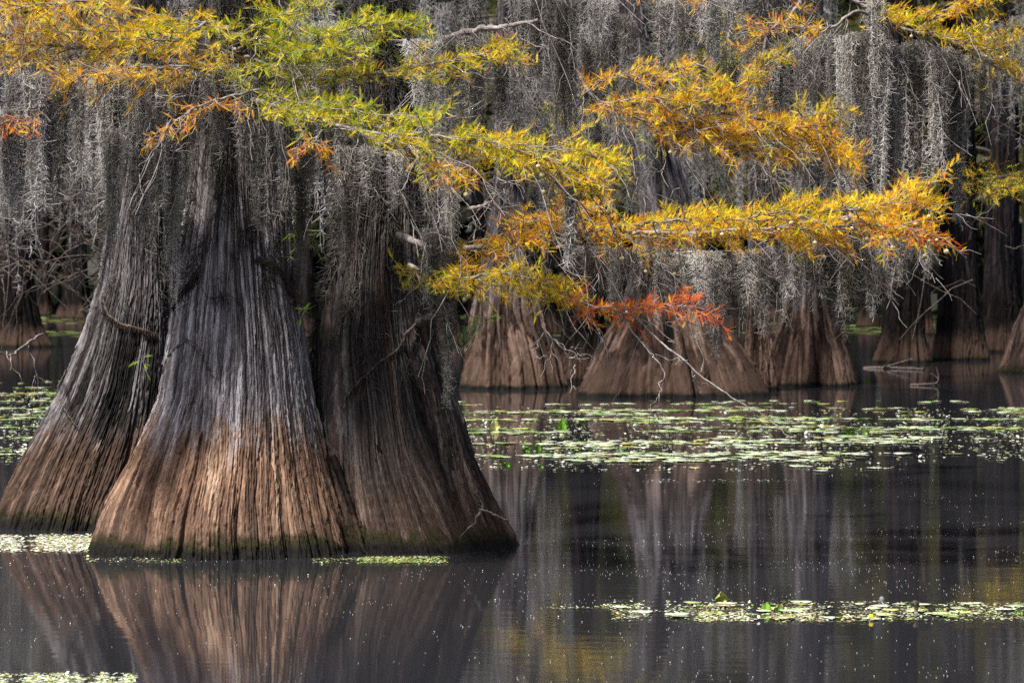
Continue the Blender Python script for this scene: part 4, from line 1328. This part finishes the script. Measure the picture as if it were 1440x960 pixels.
tag(link('distant_pads', g.mesh('distant_pads', M_WEED, False)), 'far green drifts of pads between the distant trunks', 'water plants', None, 'stuff')

# ------------------------------------------------------------------ lily pads
def pad_arrays(seed, nseg=18, wav=0.022, notch=0.16):
    rng = np.random.default_rng(seed)
    a = notch + np.arange(nseg + 1) / nseg * (2 * PI - 2 * notch)
    rr = 1 + 0.05 * np.sin(a * 3 + rng.uniform(0, 6)) + 0.03 * rng.normal(size=nseg + 1)
    zr = wav * (np.sin(a * 2 + rng.uniform(0, 6)) + 0.6 * np.sin(a * 5 + rng.uniform(0, 6))) + 0.03
    V = [(0.06, 0, 0.01)]
    for f in (0.55, 1.0):
        for i in range(nseg + 1):
            V.append((f * rr[i] * math.cos(a[i]), f * rr[i] * math.sin(a[i]), zr[i] * f ** 3))
    T = [(0, 1 + i, 2 + i) for i in range(nseg)]
    Q = [(1 + i, 1 + nseg + 1 + i, 2 + nseg + 1 + i, 2 + i) for i in range(nseg)]
    V = np.array(V)
    # a thin underside gives the blade thickness
    m = len(V)
    V2 = V.copy()
    V2[:, 2] -= 0.015
    T2 = [(c + m, b + m, a_ + m) for a_, b, c in T]
    Q2 = [(d + m, c + m, b + m, a_ + m) for a_, b, c, d in Q]
    rim = [(nseg + 2 + i, nseg + 2 + i + m, nseg + 3 + i + m, nseg + 3 + i) for i in range(nseg)]
    return np.vstack([V, V2]), np.array(Q + Q2 + rim), np.array(T + T2)


PADS = [pad_arrays(i) for i in range(6)]
PAD_ME = {}
for i, (V, Q, T) in enumerate(PADS):
    for j, mt in enumerate(M_PADS):
        PAD_ME[(i, j)] = make_mesh('lily_pad', V, Q, T, True, mt)
PAD_HUE = np.array([(0.58, 0.64, 0.46), (0.20, 0.33, 0.08), (0.46, 0.46, 0.14), (0.28, 0.22, 0.12)])
PAD_WORD = ['pale silvery', 'fresh green', 'yellowing', 'browned']


def drift(n, xr, yr, seed, dens):
    """pads scattered over the water seen between the photo rows yr, thinned by dens(px, py, X, Y)"""
    rng = np.random.default_rng(seed)
    d0, d1 = water_d(yr[1]), water_d(yr[0])
    out = []
    k = rng.random(16) * 6
    while len(out) < n:
        d = rng.uniform(d0, d1)
        px = rng.uniform(*xr)
        py = YH + HC * F / d
        X = (px - 720) * d / F
        band = math.sin(d * 3.1 + k[2] + 0.9 * math.sin(X * 0.8 + k[3])) + 0.7 * math.sin(d * 7.3 + k[5] + 1.2 * math.sin(X * 1.1 + k[6]))
        c = band + 0.7 * math.sin(X * 1.3 + k[0] + 1.5 * math.sin(d * 0.9 + k[1])) + 0.5 * math.sin(X * 4.1 + d * 0.7 + k[4]) - 0.25
        if rng.random() < dens(px, py) * smooth(np.array(c), -0.2, 0.7):
            out.append((X, d, px, py))
    return out


def dens_r(px, py):
    a = float(smooth(np.array(py), 560, 580)) * (1 - float(smooth(np.array(py), 645, 664)))
    if px > 1240:
        a *= 1 - 0.85 * float(smooth(np.array(py), 618, 640))
    return a


cand = [(p, 'wide') for p in drift(1250, (640, 1470), (560, 664), 5, dens_r)]
cand += [(p, 'left') for p in drift(330, (-30, 118), (536, 660), 6, lambda px, py: float(smooth(np.array(py), 530, 560)))]
rng = np.random.default_rng(9)
items = []
for (X, d, px, py), where in cand:
    r = rng.uniform(0.030, 0.085)
    items.append((r / d, X, d, r, where))
for i in range(48):
    px, py = rng.uniform(868, 1450), rng.uniform(847, 872)
    d = water_d(py)
    r = rng.uniform(0.025, 0.05)
    items.append((r / d, (px - 720) * d / F, d, r, 'near'))
items.sort(reverse=True)
LBL = {'wide': ('in the wide drift beyond the dark trunk', 'lily pads in the wide drift'),
       'left': ('in the drift left of the black-stained trunk', 'lily pads in the left drift'),
       'near': ('in the narrow near mat on open water', 'lily pads in the near mat')}
g = Geo()
for i, (_, X, d, r, where) in enumerate(items):
    c = rng.choice(4, p=[0.70, 0.14, 0.11, 0.05] if d < 27 else [0.42, 0.36, 0.15, 0.07])
    v = rng.integers(0, 6)
    rot = rng.uniform(0, 2 * PI)
    if i < 285:
        o = link('lily_pad', PAD_ME[(v, c)], None, (X, d, 0.006 + rng.uniform(0, 0.004)))
        o.scale = (r, r, r)
        o.rotation_euler = (rng.normal(0, 0.012), rng.normal(0, 0.012), rot)
        tag(o, f'{PAD_WORD[c]} {"broad" if r > 0.07 else "small" if r < 0.05 else "round"} lily pad floating {LBL[where][0]}', 'lily pad', LBL[where][1])
    else:
        V, Q, T = PADS[v]
        co, si = math.cos(rot), math.sin(rot)
        W = np.stack([V[:, 0] * co - V[:, 1] * si, V[:, 0] * si + V[:, 1] * co, V[:, 2]], -1) * r + np.array([X, d, 0.006 + rng.uniform(0, 0.004)])
        h = np.append(PAD_HUE[c] * rng.uniform(0.75, 1.25), 1)
        g.add(W, Q, T, hue=np.tile(h, (len(V), 1)))
tag(link('lily_pad_drift', g.mesh('lily_pad_drift', M_WEED)), 'small far lily pads filling the wide drifts on the channel', 'lily pads', None, 'stuff')

# curled leaves that stand up out of the water
def curled_leaf(px, py, w, label, hue_mat, seed, tall=1.0):
    rng = np.random.default_rng(seed)
    d = water_d(py)
    r = w / 2 * d / F
    n, m = 14, 7
    V = []
    for j in range(m):
        v = j / (m - 1)
        for i in range(n):
            u = i / (n - 1) * 2 - 1
            a = u * 1.25
            wd = math.sin(PI * (0.08 + 0.84 * v)) ** 0.6
            V.append((r * math.sin(a) * wd, r * (0.55 * math.cos(a) - 0.4 * v) + rng.normal(0, 0.02 * r), r * tall * (v * 1.15 + 0.25 * math.cos(a * 2) * v) + rng.normal(0, 0.02 * r)))
    Q = [(j * n + i, j * n + i + 1, (j + 1) * n + i + 1, (j + 1) * n + i) for j in range(m - 1) for i in range(n - 1)]
    V = np.array(V)
    k = len(V)
    V2 = V + np.array([0, 0.03 * r, 0])
    Q2 = [(q[3] + k, q[2] + k, q[1] + k, q[0] + k) for q in Q]
    g = Geo()
    g.add(np.vstack([V, V2]), np.array(Q + Q2))
    st = np.array([[(0, 0.3 * r, -0.03), (0, 0.25 * r, 0.2 * r), (0, 0.1 * r, 0.5 * r)]])
    sv, sq = tubes(st, np.full((1, 3), 0.07 * r), 5, rng)
    g.add(sv, sq)
    o = link('curled_lily_leaf', g.mesh('curled_lily_leaf', hue_mat), None, ((px - 720) * d / F, d, 0.0))
    o.rotation_euler = (0, 0, rng.uniform(-0.7, 0.7))
    tag(o, label, 'lily leaf')


curled_leaf(696, 604, 15, 'pale yellow lily leaf standing upright near the dark trunk', M_PADS[2], 1, 1.5)
curled_leaf(791, 601, 18, 'dark green folded lily leaf standing alone mid drift', M_FRESH, 2, 1.0)
curled_leaf(741, 635, 16, 'left one of two touching green lily leaves standing in the drift', M_FRESH, 3, 0.6)
curled_leaf(757, 632, 14, 'right one of two touching green lily leaves standing in the drift', M_FRESH, 4, 0.8)
curled_leaf(812, 647, 15, 'low green lily leaf standing near the front edge of the wide drift', M_FRESH, 5, 0.5)
curled_leaf(713, 655, 13, 'small green lily leaf at the very front of the drift by the trunk', M_FRESH, 6, 0.7)
curled_leaf(761, 657, 11, 'small yellow-green lily leaf at the front edge of the wide drift', M_PADS[1], 7, 0.8)
curled_leaf(877, 643, 18, 'flat green lily leaf raised behind the bright front pads', M_FRESH, 8, 0.4)
curled_leaf(871, 634, 11, 'whitish upturned lily leaf in mid drift', M_PADS[0], 9, 0.9)
curled_leaf(1192, 612, 22, 'dark green lily leaf in the raised clump under the bough tip', M_FRESH, 10, 0.5)
curled_leaf(1214, 610, 20, 'olive tilted lily leaf in the raised clump under the bough tip', M_PADS[1], 11, 0.7)
curled_leaf(1015, 848, 27, 'humped olive lily leaf at the back of the near mat', M_PADS[2], 12, 0.85)
curled_leaf(1078, 860, 18, 'upright bright green lily leaf in the near mat', M_FRESH, 13, 1.1)
curled_leaf(1096, 859, 18, 'yellow-green lily leaf leaning beside the upright one in the near mat', M_PADS[1], 14, 0.8)
curled_leaf(1356, 862, 14, 'small green leaf sticking up in the near mat toward its right', M_FRESH, 15, 0.6)
curled_leaf(1322, 860, 13, 'small olive leaf sticking up in the near mat', M_PADS[1], 16, 0.5)
curled_leaf(1432, 862, 16, 'green leaf sticking up at the right end of the near mat', M_FRESH, 17, 0.5)
curled_leaf(46, 562, 8, 'tiny yellow leaf standing in the left drift', M_PADS[2], 18, 1.0)
curled_leaf(1219, 537, 9, 'tiny green leaf floating before the shaded far trunks', M_FRESH, 19, 0.6)

# yellow flower bud, seed pod, bubble
d = water_d(871)
fr = tag(empty('water_flower', ((1225 - 720) * d / F, d, 0)), 'small yellow water flower in front of the near mat', 'flower')
g = Geo()
g.add(*tubes(np.array([[(0, 0, -0.05), (0.001, 0, 0.0), (0, 0.001, 0.012)]]), np.full((1, 3), 0.0025), 6))
link('stem', g.mesh('stem', M_FRESH), fr)
for k in range(5):
    a = k * 2 * PI / 5
    n_, m_ = 5, 5
    V = []
    for j in range(m_):
        v = j / (m_ - 1)
        for i in range(n_):
            u = i / (n_ - 1) * 2 - 1
            b = a + u * 0.55
            r_ = 0.011 * math.sin(PI * (0.15 + 0.6 * v))
            V.append((r_ * math.cos(b), r_ * math.sin(b), 0.008 + 0.018 * v))
    Q = [(j * n_ + i, j * n_ + i + 1, (j + 1) * n_ + i + 1, (j + 1) * n_ + i) for j in range(m_ - 1) for i in range(n_ - 1)]
    link('petal', make_mesh('petal', np.array(V), np.array(Q), None, True, M_FLOWER), fr)
g = Geo()
V, Q = [], []
nu, nv = 14, 7
for j in range(nv):
    a = PI / 2 * j / (nv - 1)
    for i in range(nu):
        V.append((0.013 * math.cos(a) * math.cos(2 * PI * i / nu), 0.013 * math.cos(a) * math.sin(2 * PI * i / nu), 0.014 * math.sin(a)))
for j in range(nv - 1):
    for i in range(nu):
        Q.append((j * nu + i, j * nu + (i + 1) % nu, (j + 1) * nu + (i + 1) % nu, (j + 1) * nu + i))
d = water_d(842)
tag(link('air_bubble', make_mesh('air_bubble', np.array(V), np.array(Q), None, True, M_BUBBLE), None, ((1240 - 720) * d / F, d, 0.0)), 'round glossy air bubble just behind the near mat', 'bubble')
stick('seed_pod', [(1288, 862, 12.72), (1290, 853, 12.72), (1291, 846, 12.72)], 0.008, 0.014, 'short dark seed pod standing up in the near mat', 'seed pod', M_WOOD, 9)
stick('driftwood', [(1215, 518, 47), (1260, 517, 46.6), (1300, 519, 46)], 0.03, 0.02, 'long grey log lying at the foot of the shaded far trunks', 'driftwood', M_WOOD, 11, 3)
stick('driftwood', [(1280, 541, 39.5), (1300, 540, 39.4), (1318, 536, 39.4), (1316, 515, 39.4)], 0.018, 0.008, 'forked pale branch poking out of the far dark water', 'driftwood', M_WOOD, 12, 3)
stick('driftwood', [(1235, 846, 13.0), (1210, 850, 12.95), (1180, 856, 12.9)], 0.006, 0.004, 'thin dark stick half sunk in the near mat', 'driftwood', M_WOOD, 13, 1)

# ------------------------------------------------------------------ small floating leaves and seeds
OVAL = (np.array([(0, 0, 0), (0.3, 0.3, 0.04), (0.75, 0.28, 0.05), (1, 0, 0.0), (0.75, -0.28, 0.05), (0.3, -0.3, 0.04)]), np.array([(0, 5, 1), (1, 5, 4), (1, 4, 2), (2, 4, 3)]))


def floaters(g, px, py, size, hue, rng):
    d = water_d(py)
    n = len(px)
    o = np.stack([(px - 720) * d / F, d, 0.003 + rng.uniform(0, 0.006, n)], -1)
    place_branchlets(g, o, rng.normal(size=(n, 3)) * np.array([1, 1, 0.10]), np.array([0, 0, 1.0]) + rng.normal(0, 0.05, (n, 3)), size, hue, OVAL)


rng = np.random.default_rng(31)
W_ = np.array([(0.60, 0.66, 0.50), (0.36, 0.46, 0.14), (0.50, 0.48, 0.18), (0.34, 0.20, 0.10), (0.70, 0.70, 0.64), (0.18, 0.30, 0.05)])


def weed(name, label, regions, seed):
    rng = np.random.default_rng(seed)
    g = Geo()
    for (n, x0, x1, y0, y1, smin, smax, pal) in regions:
        px = rng.uniform(x0, x1, n)
        e = rng.beta(1.6, 1.6, n)
        py = y0 + (y1 - y0) * e
        # ragged outline
        ctr = np.sin(px * 0.05 + seed) + 0.7 * np.sin(px * 0.13 + 2 * seed) + 0.8 * np.sin(py * 0.9 + px * 0.02)
        keep = ctr + rng.normal(0, 0.5, n) > -0.7
        px, py = px[keep], py[keep]
        k = len(px)
        hue = W_[rng.choice(6, k, p=np.array(pal) / sum(pal))] * rng.uniform(0.7, 1.2, (k, 1))
        floaters(g, px, py, rng.uniform(smin, smax, k), hue, rng)
    tag(link(name, g.mesh(name, M_WEED, False)), label, 'water plants', None, 'stuff')


weed('floating_weed', 'narrow near mat of small floating leaves on open water', [
    (2900, 860, 1460, 846, 874, 0.007, 0.023, (5, 4, 3, 3, 3, 2)), (260, 776, 900, 851, 857, 0.006, 0.018, (4, 4, 2, 1, 2, 1)), (700, 985, 1220, 862, 876, 0.008, 0.03, (4, 3, 2, 4, 4, 1))], 2)
weed('floating_weed', 'pale mat of small floating leaves at the foot of the stained trunk', [
    (3600, -30, 128, 752, 777, 0.010, 0.034, (6, 2, 2, 4, 8, 0)), (300, 120, 260, 781, 792, 0.006, 0.02, (3, 5, 3, 1, 1, 2))], 3)
weed('floating_weed', 'bright strip of weed on the water at the bottom left corner', [(2200, -40, 190, 948, 972, 0.008, 0.024, (6, 4, 4, 0, 5, 1))], 4)
weed('floating_weed', 'green weed strip on the water at the foot of the dark trunk', [(1500, 484, 628, 783, 793, 0.008, 0.022, (1, 5, 2, 2, 1, 6)), (160, 440, 500, 786, 793, 0.006, 0.018, (1, 5, 2, 1, 1, 5))], 5)
weed('floating_weed', 'speckled small leaves drifting between the pads of the wide drift', [
    (3600, 645, 1460, 572, 650, 0.015, 0.05, (6, 3, 2, 1, 6, 1)), (900, -30, 110, 545, 655, 0.02, 0.05, (6, 3, 2, 1, 7, 1)), (420, 660, 1275, 646, 663, 0.012, 0.04, (5, 2, 1, 0, 7, 0)), (120, 910, 1120, 674, 679, 0.01, 0.03, (5, 1, 0, 0, 7, 0))], 6)

g = Geo()
rng = np.random.default_rng(41)
n = 5200
py = np.concatenate([rng.normal(790, 34, int(n * 0.55)), rng.uniform(665, 965, n - int(n * 0.55))])
px = rng.uniform(-20, 1460, n)
ok = (py > 662) & (py < 968) & ~((px < 735) & (py < 780)) & (rng.random(n) < np.where(px < 720, 0.45, 1.0))
px, py = px[ok], py[ok]
n = len(px)
clump = np.sin(px * 0.021 + 2 * np.sin(py * 0.05)) + np.sin(py * 0.16 + px * 0.006) + rng.normal(0, 0.5, n) > 0.1
px, py = px[clump], py[clump]
n = len(px)
sz = rng.uniform(0.0014, 0.0034, n) * np.where(rng.random(n) < 0.04, 2.0, 1.0)
d = water_d(py)
OCT = (np.array([(0, 0, 0.05), (0.5, 0, 0.4), (0, 0.5, 0.4), (-0.5, 0, 0.4), (0, -0.5, 0.4), (0, 0, 0.8)]), np.array([(0, 2, 1), (0, 3, 2), (0, 4, 3), (0, 1, 4), (5, 1, 2), (5, 2, 3), (5, 3, 4), (5, 4, 1)]))
place_branchlets(g, np.stack([(px - 720) * d / F, d, np.zeros(n)], -1), rng.normal(size=(n, 3)) * np.array([1, 1, 0.05]), np.tile([[0, 0, 1.0]], (n, 1)), sz * 1.5,
                 np.array([[0.80, 0.79, 0.77]]) * rng.uniform(0.6, 1.1, (n, 1)), OCT)
tag(link('floating_seeds', g.mesh('floating_seeds', M_WEED, False)), 'white seed fluff specks scattered over the dark open water', 'seeds', None, 'stuff')
